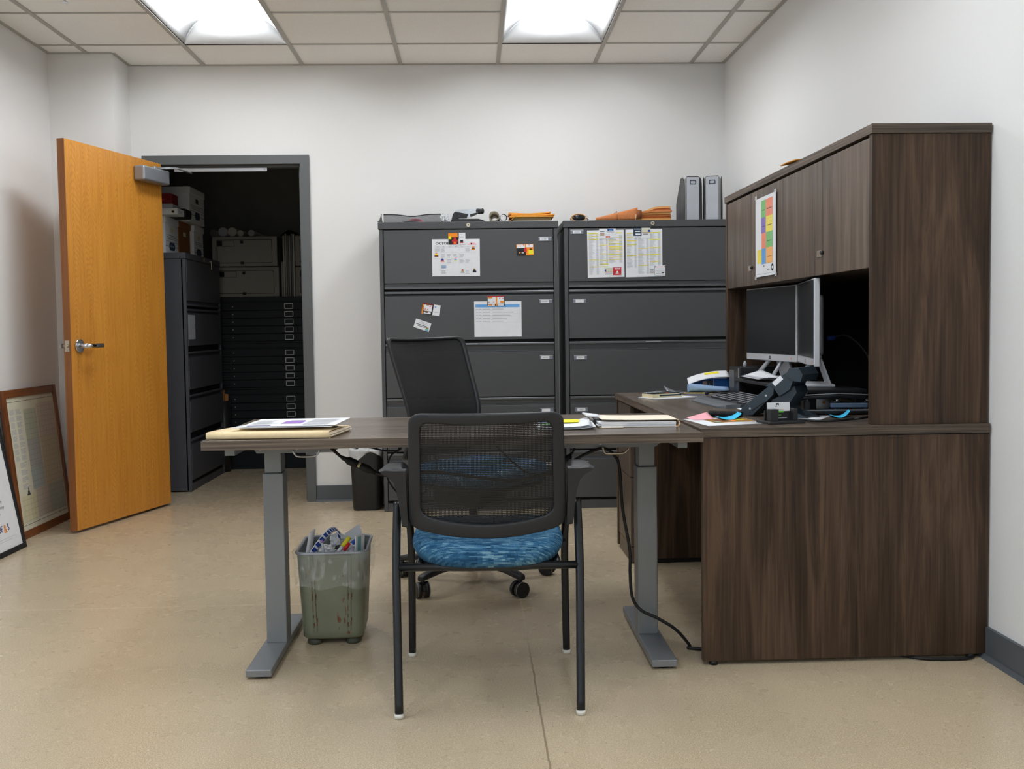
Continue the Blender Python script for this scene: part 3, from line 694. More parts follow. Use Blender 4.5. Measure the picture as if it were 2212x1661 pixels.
part(MB().bx(-.06, -.04, .026, LN-.03, .25, WT-.031, 'walnut_vertical'), 'modesty_panel', desk)
for x, y in ((-.885, .013), (-.05, .013), (-.885, LN-.017)): part(MB().cyl((x, y, 0), (x, y, .013), .014, 'foot_black', 16), 'foot', desk)
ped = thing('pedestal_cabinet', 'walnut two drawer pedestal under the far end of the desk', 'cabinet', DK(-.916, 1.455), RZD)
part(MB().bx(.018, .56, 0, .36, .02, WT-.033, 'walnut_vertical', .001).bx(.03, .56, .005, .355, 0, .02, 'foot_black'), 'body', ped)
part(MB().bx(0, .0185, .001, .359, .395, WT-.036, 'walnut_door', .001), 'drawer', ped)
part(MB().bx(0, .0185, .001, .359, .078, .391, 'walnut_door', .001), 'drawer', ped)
part(MB().bx(.002, .0185, .001, .359, .006, .074, 'walnut_door', .001), 'plinth', ped)
# hutch on the worktop
hut = thing('hutch', 'dark walnut hutch with four doors standing on the desk', 'hutch', O+Vector((0,0,WT)), RZD)
HD = .378
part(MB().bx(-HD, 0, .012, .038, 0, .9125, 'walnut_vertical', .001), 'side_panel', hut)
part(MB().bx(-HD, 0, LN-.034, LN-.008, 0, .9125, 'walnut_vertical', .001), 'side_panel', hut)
part(MB().bx(-HD-.004, 0, .006, LN, .9135, .943, 'walnut_edge_depth', .001), 'top_board', hut)
part(MB().bx(-HD-.0035, -.0005, .0047, .006, .914, .9425, 'walnut_edge_across'), 'edge_band', hut)
part(MB().bx(-.36, -.02, .038, LN-.034, .4985, .5165, 'walnut_depth'), 'shelf', hut)
part(MB().bx(-.02, -.004, .038, LN-.034, 0, .912, 'tackboard'), 'back_panel', hut)
SE = [.0395, .480, .940, 1.398, LN-.0355]
for k in range(4):
    d = part(MB().bx(-HD+.002, -HD+.02, SE[k]+.0015, SE[k+1]-.0015, .4975, .905, 'walnut_door', .0012), 'cabinet_door', hut)
    if k in (1, 3):
        zl = .574; y0 = SE[k]
        part(MB().bx(-HD+.0005, -HD+.002, y0+.006, y0+.052, zl-.012, zl+.012, 'nickel', .0006).bx(-HD-.004, -HD+.0005, y0-.004, y0+.006, zl-.003, zl+.004, 'nickel'), 'lock_plate', d)
    if k in (0, 2):
        y0 = SE[k+1]; part(MB().cyl((-HD+.002, y0-.011, .576), (-HD-.008, y0-.011, .576), .007, 'black_plastic', 12), 'lock_pin', d)
# taped colour map on the hutch doors
xd = DK(-HD, .9).x-.0035
c4 = [at(px, py, x=xd) for px, py in ((1634, 600), (1676, 592), (1677, 413), (1635, 432))]
o_ = Vector((0, (c4[0].y+c4[3].y)/2, (c4[0].z+c4[1].z)/2)); wv = (c4[1].y+c4[2].y-c4[0].y-c4[3].y)/2; hv = (c4[2].z+c4[3].z-c4[0].z-c4[1].z)/2
slope = lambda y: DK(-HD, 0).x - (y-DK(-HD,0).y)*.0106
o_.x = slope(o_.y)-.0035; uv_ = Vector((slope(o_.y+wv)-slope(o_.y), wv, 0)); vv_ = Vector((0, 0, hv))
pm = MB(); cells = [(.30,.74,.53,.955,'map_green'),(.53,.74,.86,.955,'map_salmon'),(.30,.545,.53,.74,'map_violet'),(.53,.545,.86,.74,'map_yellow'),(.32,.35,.54,.545,'map_salmon'),(.54,.35,.86,.545,'map_green'),(.10,.17,.32,.345,'map_yellow'),(.32,.155,.54,.35,'map_blue'),(.54,.155,.86,.35,'map_orange')]
mk = list(cells)
for a in cells:
    for q in range(1, 6): mk.append((a[0], a[1]+(a[3]-a[1])*q/6-.001, a[2], a[1]+(a[3]-a[1])*q/6+.0008, 'print_grey'))
    mk.append((a[0]+.05, (a[1]+a[3])/2-.02, a[2]-.05, (a[1]+a[3])/2-.012, 'logo_grey'))
mk += [(.04,.03,.95,.034,'print_grey'),(.60,.065,.66,.075,'print_black'),(.68,.07,.74,.073,'print_grey'),(.40,.125,.46,.135,'logo_grey')]
pm.sheet(o_, uv_, vv_, 'paper', mk)
pm.poly(o_, uv_, vv_, [(.80,.07),(.83,.05),(.87,.05),(.90,.07),(.90,.12),(.87,.14),(.83,.14),(.80,.12)], 'print_black', .0012).poly(o_, uv_, vv_, [(.825,.08),(.875,.08),(.875,.11),(.825,.11)], 'paper', .0014)
pmo = pm.solo('map_poster', 'white map poster with colour blocks taped to the hutch doors', 'poster')
for a, b in ((-.02, 1.0), (.94, .985), (.96, -.02), (-.03, -.03)):
    tp = MB(); tp.sheet(o_+uv_*a+vv_*b+Vector((-.0012,0,0)), uv_*.09, vv_*.045, 'film_clear', th=.0003); part(tp, 'tape', pmo, world=True)
p0 = at(1688, 363, z=WT+.945); p1 = at(1738, 346, z=WT+.945)
ev = MB(); ev.grid(lambda u, v: (DK(-HD,0).x-.02+.2*u, p0.y+(p1.y-p0.y)*v, WT+.949+.004*math.sin(3*v+1)+.026*u*(1-.3*v)), 8, 8, 'envelope', .003)
ev.solo('envelope', 'orange kraft envelope lying on top of the hutch', 'envelope')

# ================================================================== sit-stand desk across the middle
sd = thing('standing_desk', 'walnut topped height adjustable desk with grey metal legs', 'desk', (-.062, 3.565, 0))
def sdp(mb, nm, par=None): return part(mb, nm, par or sd, world=True)
FT = .749; X0, X1, Y0, Y1 = -.824, .6965, 3.184, 3.945
sdp(MB().bx(X0, X1, Y0, Y1, FT-.029, FT, 'walnut_across', .0015), 'desktop')
sdp(MB().bx(X0+.0005, X1-.0005, Y0-.0012, Y0, FT-.0285, FT-.0006, 'walnut_edge_across'), 'edge_band')
for sx, fx0, fx1 in ((-1, -.721, -.641), (1, .543, .623)):
    cx = (fx0+fx1)/2-.005*sx*(1 if sx > 0 else 1)
    L = sdp(MB().bx(cx-.034, cx+.034, 3.52, 3.60, .03, .603, 'desk_grey', .003), 'leg_column')
    sdp(MB().bx(cx-.028, cx+.028, 3.527, 3.593, .603, .6725, 'desk_grey', .003), 'inner_column', L)
    sdp(MB().bx(fx0, fx1, 3.235, 3.885, .008, .031, 'desk_grey', .003), 'foot_bar')
    for y in (3.27, 3.85): sdp(MB().cyl(((fx0+fx1)/2, y, 0), ((fx0+fx1)/2, y, .008), .02, 'foot_black', 16), 'glide')
    ax = -.763 if sx < 0 else .653
    a = MB(); a.prism([(3.29,.7195),(3.29,.6915),(3.82,.6915),(3.90,.7195)], (ax-.015,0,0), (0,1,0), (0,0,1), (.03,0,0), 'desk_grey')
    sdp(a, 'support_arm')
    b = MB(); xa, xb = (cx-.055, cx+.235) if sx < 0 else (cx-.30, cx+.055)
    b.prism([(xa,.7195),(xa,.684),(xa+.008,.673),(xb-.03,.673),(xb,.694),(xb,.7195)], (0,3.5,0), (1,0,0), (0,0,1), (0,.11,0), 'desk_grey')
    for q in (.02, .14): b.cyl((xa+q, 3.5, .689), (xa+q, 3.497, .689), .006, 'silver', 12)
    sdp(b, 'bracket')
hk = MB(); hk.tube(smooth([at(px, py, y=3.47) for px, py in ((632,973),(637,981),(645,986),(676,985.5),(686,980),(690,971))], 4), .0035, 'silver', 8); sdp(hk, 'cable_hook')
hk = MB(); hk.tube(smooth([at(px, py, y=3.47) for px, py in ((1302,966),(1305,975),(1312,979.5),(1346,978.5),(1354,973),(1358,968))], 4), .0035, 'nickel', 8)
hk.bx(at(1294,0,y=3.47).x, at(1308,0,y=3.47).x, 3.46, 3.475, .7, .712, 'nickel', .003); sdp(hk, 'cable_hook')

# cords under the sit-stand desk
def cord(name, label, pts, r, mat='black_rubber', k=6, extra=None, cat='cord'):
    t = thing(name, label, cat, Vector(pts[len(pts)//2]))
    part(MB().tube(smooth(pts, k), r, mat, 8), 'cable', t, world=True)
    if extra: extra(t)
    return t
def plug_at(a, b, r=.012):
    def f(t):
        a_, b_ = Vector(a), Vector(b); d = b_-a_
        q = MB(); q.tube([a_, a_+d*.12, a_+d*.2, a_+d*.45, a_+d*.47], r, 'black_rubber', 10, rr=[r*.5, r*.6, r, r, r*.75]); part(q, 'plug', t, world=True)
        q = MB(); q.cyl(a_+d*.47, a_+d*.55, r*.6, 'cream', 10); part(q, 'plug_face', t, 'pale gap between two black plugs', world=True)
        q = MB(); q.tube([a_+d*.54, a_+d*.56, a_+d*.8, a_+d*.9, b_], r, 'black_rubber', 10, rr=[r*.75, r, r, r*.6, r*.5]); part(q, 'plug', t, world=True)
    return f
Yc = 3.488
A = [at(px, py, y=Yc) for px, py in ((715,968),(730,981),(742,990),(788,1016),(808,1020),(835,1027),(880,1019),(960,1022),(1040,1032),(1110,1038),(1180,1022),(1230,1000),(1262,982),(1292,970),(1312,971),(1328,985),(1338,1010))]
B = [Vector((at(1345,1100,y=3.49).x, 3.49, at(1345,1100,y=3.49).z))] + [at(px, py, y=yy) for px, py, yy in ((1360,1185,3.47),(1361,1240,3.46),(1366,1290,3.46),(1385,1318,3.45),(1420,1335,3.43),(1460,1360,3.42))]
endp = at(1490, 1394, z=.012); B += [endp, Vector((.70, endp.y-.01, .007)), Vector((.78, 3.40, .007))]
cord('power_cord', 'black power cord looping under the standing desk down to the floor by the walnut desk', [Vector(q) for q in A+B], .0052, extra=plug_at(at(738,988,y=Yc), at(812,1022,y=Yc), .0135))
pa, pb = at(1243, 966, y=3.64), at(1212, 1012, y=3.64)
cord('plug_cord', 'short black cord with plug hanging behind the right arm of the chair', [Vector((.43,3.66,.7135)), at(1246,962,y=3.64), at(1238,975,y=3.64), at(1226,990,y=3.64), at(1205,1020,y=3.64), at(1150,1024,y=3.64), at(1110,1000,y=3.64), Vector((.03,3.66,.7135))], .004, extra=lambda t: part(MB().tube([at(1233,982,y=3.64), at(1229,987,y=3.64), at(1222,996,y=3.64), at(1214,1008,y=3.64)], .01, 'black_rubber', 10, rr=[.005,.013,.015,.008]), 'plug', t, world=True))
cord('thin_cable', 'thin black cable drooping under the desk beside the black waste bin', [Vector((-.50,3.60,.714)), at(815,970,y=3.6), at(842,974,y=3.6), at(866,968,y=3.6), Vector((-.3,3.60,.716))], .003, cat='cable')
cord('thin_cable', 'thin black cable curving down behind the left arm of the guest chair', [Vector((-.30,3.66,.716)), at(862,969,y=3.65), at(846,982,y=3.65), at(838,1004,y=3.65), at(840,1040,y=3.66), at(880,1075,y=3.68), at(940,1040,y=3.7), Vector((-.15,3.72,.716))], .003, cat='cable')
cord('floor_cable', 'black cable lying under the desk panel by the right wall', [DK(-.02,.05,.006), DK(-.06,-.012,.006), DK(-.14,-.02,.006), DK(-.22,-.006,.006), DK(-.3,.06,.006)], .005, cat='cable')

# ================================================================== chairs
def densify(P, k=6):
    out = []
    for i in range(len(P)):
        a, b = P[i], P[(i+1) % len(P)]; L = math.hypot(a[0]-b[0], a[1]-b[1]); n = max(1, int(L/.12))
        out += [(a[0]+(b[0]-a[0])*q/n, a[1]+(b[1]-a[1])*q/n) for q in range(n)]
    return out
def frame_ring(mb, fo, fi, P, th, m, rnd=.006):
    """closed frame between outer map fo and inner map fi; each maps (a,b) in -1..1 to a point; thickness along +y"""
    rings = []
    dv = Vector((0, th, 0))
    for a, b in P:
        o, i = Vector(fo(a, b)), Vector(fi(a, b)); d = (i-o).normalized()*min(rnd, (i-o).length*.3)
        rings.append([o+dv*.3, o+d*.35-dv*0+dv*.08, o+d, i-d, i-d*.3+dv*.1, i+dv*.35, i+dv*.7, i-d+dv, o+d+dv, o+dv*.75])
    return mb.loft(rings, m, closed=True, caps=False)
gx, gy = .0335, 3.155
gc = thing('guest_chair', 'black guest chair with mesh back and blue seat in front of the desk', 'chair', (gx, gy, 0), -.012)
def gyb(u, v): return -.225-(v-.50)*.27+.045*(u/.21)**2
def g_out(a, b):
    hw = .2265+(.2135-.2265)*(b+1)/2; vb = .515-.030*(1-a*a); vt = .846
    u, v = a*hw, vb+(vt-vb)*(b+1)/2; return (u, gyb(u, v), v)
def g_in(a, b):
    hw = .1875+(.181-.1875)*(b+1)/2; vb = .553-.026*(1-a*a); vt = .822-.010*(1-a*a)
    u, v = a*hw, vb+(vt-vb)*(b+1)/2; return (u, gyb(u, v), v)
PR = densify(rrect(2, 2, .17, 6))
q = MB(); frame_ring(q, g_out, g_in, PR, .024, 'frame_plastic')
lc = Vector(g_out(0, -1))+Vector((0, -.0002, .022))
q.text('HON', lc, (1,0,0), (0,.27,1), .013, 'black_plastic', .0012, sx=1.25)
bf = part(q, 'back_frame', gc)
q = MB(); q.grid(lambda u, v: (lambda p: (p[0]*1.03, p[1]+.012, p[2]))(g_in(2*u-1, (2*v-1)*1.02)), 16, 16, 'chair_mesh')
part(q, 'back_mesh', gc)
def cushion(mb, cx, cy, hw, hd, levels, mat, n=3.4, N=56, dish=.012, zfun=None):
    rings = []
    for sc, z in levels:
        ring = []
        for i in range(N):
            a = 2*PI*i/N; ca, sa = math.cos(a), math.sin(a)
            x = math.copysign(abs(ca)**(2/n), ca)*hw*sc; y = math.copysign(abs(sa)**(2/n), sa)*hd*sc
            zz = z + (zfun(x, y, sc) if zfun else 0)
            ring.append(Vector((cx+x, cy+y, zz)))
        rings.append(ring)
    return mb.loft(rings, mat)
seatz = lambda x, y, sc: (.016*(x/.22)**2 if sc > .5 else .016*(x/.22)**2) + .0*y
q = MB(); cushion(q, 0, .025, .222, .232, [(.86,.398),(.95,.405),(1.0,.424),(1.01,.440),(.985,.458),(.93,.469),(.8,.474),(.5,.470),(.2,.467),(.02,.466)], 'blue_fabric', zfun=lambda x, y, sc: .013*(x/.22)**2-.006*max(0, -y/.2))
part(q, 'seat', gc)
q = MB(); cushion(q, 0, .025, .20, .215, [(.5,.378),(.93,.384),(1.0,.395),(.98,.404),(.3,.408)], 'black_plastic', 4)
part(q, 'seat_pan', gc)
for s in (-1, 1):
    l = part(MB().tube(smooth([(s*.2525,-.277,.012),(s*.2575,-.225,.18),(s*.262,-.175,.36),(s*.2625,-.15,.46),(s*.2595,-.128,.58)], 5), .0122, 'black_metal', 14), 'leg', gc)
    part(MB().cyl((s*.2525,-.278,0), (s*.2525,-.277,.013), .0135, 'foot_white', 16), 'foot_cap', l, 'white foot cap')
    l = part(MB().tube(smooth([(s*.2545,.279,.012),(s*.251,.262,.2),(s*.249,.235,.40),(s*.258,.21,.52),(s*.267,.197,.60)], 5), .0122, 'black_metal', 14), 'leg', gc)
    part(MB().cyl((s*.2545,.279,0), (s*.2545,.279,.013), .0135, 'foot_white', 16), 'foot_cap', l, 'white foot cap')
    # arm: flared bracket behind, pad running forward and down to the front leg
    P = [(.302,.683),(.288,.6865),(.262,.684),(.2265,.684),(.2245,.515),(.242,.517),(.2485,.585),(.2545,.622),(.263,.650),(.279,.667),(.296,.676)]
    q = MB(); rings = []
    for yy, k in ((-.222,.95),(-.214,1.),(-.19,1.0),(-.172,.95)):
        c_ = (.245,.62); rings.append([Vector((s*(c_[0]+(a-c_[0])*k), yy+(.684-b)*.18, c_[1]+(b-c_[1])*k)) for a, b in (P if s > 0 else P[::-1])])
    q.loft(rings, 'frame_plastic', smooth=False)
    am = part(q, 'arm', gc)
    q = MB(); rings = []
    for yy, w_, zt, h_, xo in ((-.21,.066,.684,.008,.268),(-.19,.064,.686,.016,.268),(-.14,.056,.687,.022,.270),(-.06,.050,.684,.024,.272),(.06,.048,.672,.026,.272),(.14,.046,.655,.028,.270),(.19,.042,.63,.03,.268),(.21,.036,.60,.03,.267)):
        r_ = rrect(w_, h_, h_*.4, 3); rings.append([Vector((s*xo+a, yy, zt-h_/2+b)) for a, b in r_])
    q.loft(rings, 'frame_plastic')
    part(q, 'armrest_pad', am)
q = MB().cyl((-.262,-.165,.396), (.262,-.165,.396), .0115, 'black_metal', 14); part(q, 'crossbar', gc)
q = MB().cyl((-.25,.235,.39), (.25,.235,.39), .0115, 'black_metal', 14); part(q, 'crossbar', gc)
for s in (-1, 1): part(MB().cyl((s*.20,-.165,.398), (s*.20,.235,.392), .011, 'black_metal', 12), 'side_rail', gc)

tcx, tcy = -.012, 4.455; TF = math.atan2(-.67, .74)      # facing right and toward the camera
tc = thing('task_chair', 'black mesh back task chair on casters behind the desk', 'chair', (tcx, tcy, 0), TF-PI/2)
prof = smooth([(0,-.315,1.045),(0,-.262,.90),(0,-.215,.78),(0,-.195,.70),(0,-.205,.61),(0,-.25,.52)], 6)
def tprof(t): # 0 bottom .. 1 top
    k = (1-t)*(len(prof)-1); i = min(int(k), len(prof)-2); return prof[i].lerp(prof[i+1], k-i)
def t_map(mx, b0, b1):
    def f(a, b):
        t = b0+(b1-b0)*(b+1)/2; hw = mx*(.86+.20*t-.06*t*t); p = tprof(min(max(t,0),1)); u = a*hw
        return (u, p.y+.05*(u/.22)**2, p.z+.006*(1-a*a)*(-1 if t > .9 else 0))
    return f
q = MB(); frame_ring(q, t_map(.238, 0, 1), t_map(.221, .035, .972), densify(rrect(2, 2, .12, 5)), -.02, 'black_plastic', .005)
part(q, 'back_frame', tc)
fm = t_map(.224, .03, .977); q = MB(); q.grid(lambda u, v: (lambda p: (p[0], p[1]-.01, p[2]))(fm(2*u-1, 2*v-1)), 12, 26, 'task_mesh')
part(q, 'back_mesh', tc)
q = MB().tube(smooth([(0,-.14,.44),(0,-.26,.46),(0,-.315,.55),(0,-.285,.63),(0,-.225,.68)], 5), .022, 'black_plastic', 10); part(q, 'back_support', tc)
q = MB(); cushion(q, 0, .05, .245, .24, [(.86,.435),(.96,.442),(1.0,.462),(1.0,.485),(.96,.505),(.85,.515),(.5,.512),(.02,.508)], 'blue_fabric', 3.6); part(q, 'seat', tc)
q = MB(); cushion(q, 0, .05, .22, .22, [(.6,.408),(.95,.416),(1.,.43),(.95,.44)], 'black_plastic', 4); part(q, 'seat_pan', tc)
q = MB().bx(-.09, .09, -.16, .12, .33, .415, 'black_plastic', .02); part(q, 'tilt_mechanism', tc)
q = MB().lathe([(.026,.10),(.026,.22),(.019,.222),(.019,.34)], (0,0,0), 'black_metal', 18); part(q, 'gas_lift', tc)
q = MB().lathe([(.001,.065),(.045,.067),(.048,.10),(.042,.13),(.03,.135),(.001,.135)], (0,0,0), 'black_plastic', 24); part(q, 'base_hub', tc)
for k in range(5):
    a = math.radians(-56.5+72*k)-(TF-PI/2); M = Matrix.Rotation(a, 4, 'Z')
    q = MB(M); rings = []
    for r_, w_, z0, z1 in ((.03,.056,.085,.128),(.12,.046,.083,.118),(.24,.036,.08,.104),(.318,.034,.072,.096),(.345,.03,.068,.09),(.352,.02,.07,.086)):
        rings.append([Vector((r_, b, (z0+z1)/2+c)) for b, c in rrect(w_, z1-z0, .006, 3)])
    q.loft(rings, 'black_plastic'); part(q, 'base_leg', tc)
    ca = [0.55, -.5, .3, 2.2, -1.2][k]
    Mc = M @ Matrix.Translation((.335, 0, 0)) @ Matrix.Rotation(ca-a-(TF-PI/2), 4, 'Z')
    q = MB(Mc); q.cyl((0,0,.05),(0,0,.075),.008,'black_metal',12)
    q.prism([(-.028,.03),(-.02,.05),(.0,.06),(.022,.052),(.03,.036),(.024,.03)], (0,-.006,0), (1,0,0), (0,0,1), (0,.012,0), 'black_plastic')
    cs = part(q, 'caster', tc)
    for s in (-1, 1):
        q = MB(Mc); q.cyl((-.006, s*.007, .032), (-.006, s*.024, .032), .0315, 'black_plastic', 28)
        q.lathe([(.001,0)]*2, (0,0,0), 'black_plastic', 4) if False else None
        q.cyl((-.006, s*.0225, .032), (-.006, s*.0265, .032), .0318, 'tread_grey', 28, caps=False).cyl((-.006, s*.024, .032), (-.006, s*.0275, .032), .0295, 'black_plastic', 28)
        part(q, 'wheel', cs)

# ================================================================== things stuck on the filing cabinets
CY = 6.213                                            # just in front of the drawer fronts
def card(name, label, cat, px, marks=(), mat='paper', fy=CY, group=None, extra=None, th=.0008):
    """flat card on the cabinet front; px = photo corners bottom-left, bottom-right, top-left"""
    a, b, c = (at(q[0], q[1], y=fy) for q in px); u, v = b-a, c-a
    q = MB(); q.sheet(a, u, v, mat, marks, th)
    if extra: extra(q, a, u, v)
    return q.solo(name, label, cat, group)
def cal(q, o, u, v):
    q.text('OCTOBER', o+u*.262+v*.885, u, v, .0205, 'print_black', sx=1.12, bold=.035)
    for k, d in enumerate(('Sun','Mon','Tue','Wed','Thu','Fri','Sat')): q.text(d, o+u*(.115+.128*k)+v*.797, u, v, .006, 'logo_grey')
mk = []
for k in range(8): mk.append((.05+.128*k, .05, .0525+.128*k, .785, 'print_pale'))
for k in range(6): mk.append((.05, .05+.147*k, .948, .053+.147*k, 'print_pale'))
mk.append((.05,.81,.95,.813,'print_grey')); mk.append((.05,.782,.95,.785,'print_grey'))
for i, j, n in ((0,4,6),(1,4,6),(1,3,3),(2,3,2),(3,3,2),(4,3,3),(5,4,3),(2,2,2),(4,2,3),(5,2,3),(1,1,5),(5,0,4),(1,0,1)): mk += lines(.06+.128*i, .165+.128*i, .06+.147*j, .17+.147*j, n+1, 'print_grey', .35, .5, i*7+j)
mk += [(.06+.128, .075+.147, .165+.128, .15+.147, 'bag_blue')]
# small seasonal pictures: plain coloured blobs
for x_, y_, cs in ((.865,.70,('orange','print_black','orange')),(.09,.53,('dark_red','yellow','orange')),(.215,.39,('map_salmon','ink_blue','map_violet')),(.49,.40,('pale_yellow','map_blue','pink')),(.635,.08,('paper_grey','old_tan','red')),(.885,.10,('print_black','card_black','leaf_brown'))):
    for k, c_ in enumerate(cs): mk.append((x_-.04+.01*k, y_+.035*k, x_+.04-.012*k, y_+.035*(k+1), c_))
mk += [(.75,.845,.93,.875,'pink'),(.79,.875,.90,.905,'pink'),(.81,.855,.84,.895,'print_black')]
card('calendar_sheet', 'white October calendar sheet on the left filing cabinet drawer', 'calendar', ((934,597),(1037,596),(933,517)), mk, extra=cal)
card('magnet_card', 'orange picture card beside a white strip holding the October calendar', 'card', ((969,528),(990.5,527.5),(968,503)), [(0,.62,.95,.98,'orange'),(0,.0,.95,.62,'card_black'),(.0,.45,.3,.7,'yellow'),(.42,.0,.85,.4,'red'),(.55,.38,.78,.6,'red'),(.35,.22,.45,.36,'red'),(.82,.2,.93,.38,'red'),(.55,.06,.72,.22,'orange')], 'card_black', CY-.002)
card('magnet_card', 'white narrow card with small dark emblem holding the October calendar', 'card', ((991.5,528),(1005.5,527.5),(991,503)), [(.1,.86,.6,.88,'print_grey'),(.15,.62,.75,.66,'logo_grey'),(.2,.2,.65,.38,'card_black'),(.18,.12,.68,.2,'red')], 'paper', CY-.002)
card('magnet_card', 'orange and black schedule magnet alone near the right end of a drawer', 'card', ((1116,552),(1153,551),(1115,528)), [(.0,.0,.62,.66,'card_black'),(.55,.0,1,.72,'orange'),(.7,.1,.98,.5,'yellow'),(.45,.3,.6,.68,'red'),(.05,.66,.5,.97,'paper'),(.58,.72,.97,.97,'paper'),(.2,.8,.26,.88,'red'),(.4,.9,.46,.96,'red'),(.72,.9,.78,.96,'red'),(.88,.78,.94,.86,'red'),(.78,.36,.9,.6,'card_black'),(.14,.2,.24,.3,'orange'),(.3,.2,.42,.28,'paper')], 'orange', CY-.001)
tm = [(.03,.83,.96,.915,'map_blue')]
for k in range(6): tm.append((.03,.825-.085*k,.96,.828-.085*k,'print_pale')); 
for xx in (.03,.09,.17,.38,.957): tm.append((xx,.40,xx+.003,.83,'print_pale'))
for k in range(5): tm += [(.04,.77-.085*k,.08,.785-.085*k,'print_grey'),(.10,.77-.085*k,.15,.785-.085*k,'print_grey'),(.18,.77-.085*k,.34,.785-.085*k,'print_grey'),(.39,.77-.085*k,.62+.07*((k*7)%4),.785-.085*k,'print_grey')]
card('table_sheet', 'white sheet with a blue header row on the second drawer', 'paper sheet', ((1025,728),(1127,727),(1024,651)), tm)
card('magnet_card', 'black and orange schedule magnet on top of the blue header sheet', 'card', ((1052,661),(1090,660),(1052,640)), [(.04,.2,.5,.9,'paper'),(.58,.2,.97,.9,'paper'),(.0,.92,1,1,'red'),(.5,.0,.58,.9,'orange'),(.06,.78,.3,.9,'orange'),(.75,.3,.97,.5,'orange'),(.04,.0,.45,.14,'paper'),(.6,.0,.95,.14,'paper'),(.1,.02,.3,.12,'orange'),(.1,.3,.14,.45,'red'),(.36,.34,.4,.44,'red'),(.7,.7,.74,.82,'red'),(.88,.7,.92,.82,'red')], 'card_black', CY-.002)
card('magnet_card', 'tilted schedule magnet with white half, above the white business card', 'card', ((910,677),(948,683),(914,654)), [(.1,.3,.55,.88,'paper'),(.12,.05,.52,.22,'paper'),(.0,.9,.62,1,'dark_red'),(.0,.0,.08,.9,'orange'),(.62,.0,1,1,'paper'),(.68,.72,.78,.84,'map_blue'),(.15,.4,.2,.5,'red'),(.3,.4,.35,.5,'red'),(.4,.7,.45,.8,'red'),(.2,.82,.35,.9,'orange'),(.2,.14,.35,.24,'orange'),(.7,.5,.9,.53,'print_grey'),(.7,.4,.85,.43,'print_grey'),(.7,.3,.9,.33,'print_grey')], 'card_black', CY-.0005)
card('business_card', 'tilted white business card, lowest card on the left filing cabinet', 'card', ((893,706),(926,717),(899,688)), [(.3,.8,.75,.85,'print_grey'),(.25,.65,.8,.7,'print_grey'),(.1,.45,.8,.52,'logo_grey'),(.15,.3,.7,.36,'logo_grey'),(.74,.3,.94,.42,'leaf_brown'),(.76,.16,.95,.3,'map_green'),(.74,.02,.95,.16,'map_blue')], 'paper', CY-.0005)
def listsheet(cols, yellow, seed):
    mk = []
    for k, (x0, x1, y0, y1) in enumerate(cols):
        n = int((y1-y0)/.0155); mk += lines(x0, x0+(x1-x0)*.62, y0, y1, n, 'print_grey', .3, .5, seed+k) + lines(x1-(x1-x0)*.22, x1, y0, y1, n, 'print_grey', .35, .0, seed+9+k)
    for x0, x1, y, c in yellow: mk += [(x0, y, x1, y+.017, c), (x0+(x1-x0)*.3, y+.006, x1-(x1-x0)*.3, y+.011, 'old_tan')]
    return mk
YL = [(.03,.30,.925,'yellow'),(.03,.30,.865,'yellow'),(.03,.30,.80,'yellow'),(.04,.31,.37,'pale_yellow'),(.04,.31,.22,'pale_yellow'),(.33,.56,.68,'pale_yellow'),(.34,.56,.49,'yellow'),(.34,.56,.35,'pale_yellow'),(.34,.56,.275,'yellow'),(.33,.55,.22,'pale_yellow')] + [(.58,.95,y,c) for y, c in ((.93,'yellow'),(.83,'pale_yellow'),(.77,'pale_yellow'),(.70,'yellow'),(.635,'yellow'),(.585,'yellow'),(.53,'pale_yellow'),(.475,'yellow'),(.42,'pale_yellow'),(.37,'yellow'))]
YR = [(.03,.30,y,'yellow') for y in (.915,.835,.755,.67,.44)]+[(.34,.63,y,'yellow') for y in (.595,.45,.235)]+[(.66,.95,y,'yellow') for y in (.92,.77,.60,.455,.31)]
card('list_sheet', 'left white list sheet with many pale yellow rows on the right filing cabinet', 'paper sheet', ((1270,600),(1349,598),(1268,498)), listsheet([(.04,.30,.06,.92),(.33,.56,.26,.9),(.58,.95,.3,.9)], YL, 3))
card('list_sheet', 'right white list sheet with bright yellow rows on the right filing cabinet', 'paper sheet', ((1352,599),(1431,597),(1351,496)), listsheet([(.03,.30,.2,.92),(.34,.63,.06,.9),(.66,.95,.2,.92)], YR, 33))
card('business_card', 'white card pair with a blue logo over the top of the left list', 'card', ((1294,516),(1330,515.5),(1294,494)), [(.36,.0,.365,1,'print_grey'),(.36,.42,1,.43,'print_grey'),(.5,.78,.86,.97,'ink_blue'),(.6,.8,.8,.88,'map_blue'),(.45,.6,.9,.64,'print_grey'),(.45,.68,.9,.72,'print_grey'),(.4,.12,.66,.26,'red'),(.45,.14,.6,.2,'orange'),(.06,.68,.32,.73,'logo_grey'),(.06,.45,.32,.53,'leaf_brown'),(.06,.32,.32,.4,'leaf_brown'),(.7,.1,.95,.2,'print_pale')], 'paper', CY-.002, 'business cards on the list sheets')
card('business_card', 'navy and tan card pair over the top of the right list', 'card', ((1368,514),(1405,514),(1368,492)), [(.0,.22,.48,1,'ink_blue'),(.0,.2,.48,1,'ink_navy'),(.5,.55,1,.98,'old_paper'),(.5,.5,1,.56,'leaf_brown'),(.85,.6,1,.8,'ink_blue'),(.05,.84,.43,.9,'paper'),(.1,.6,.4,.7,'paper'),(.12,.3,.42,.44,'paper'),(.1,.08,.45,.14,'print_grey'),(.55,.36,.85,.42,'logo_grey')], 'paper', CY-.002, 'business cards on the list sheets')
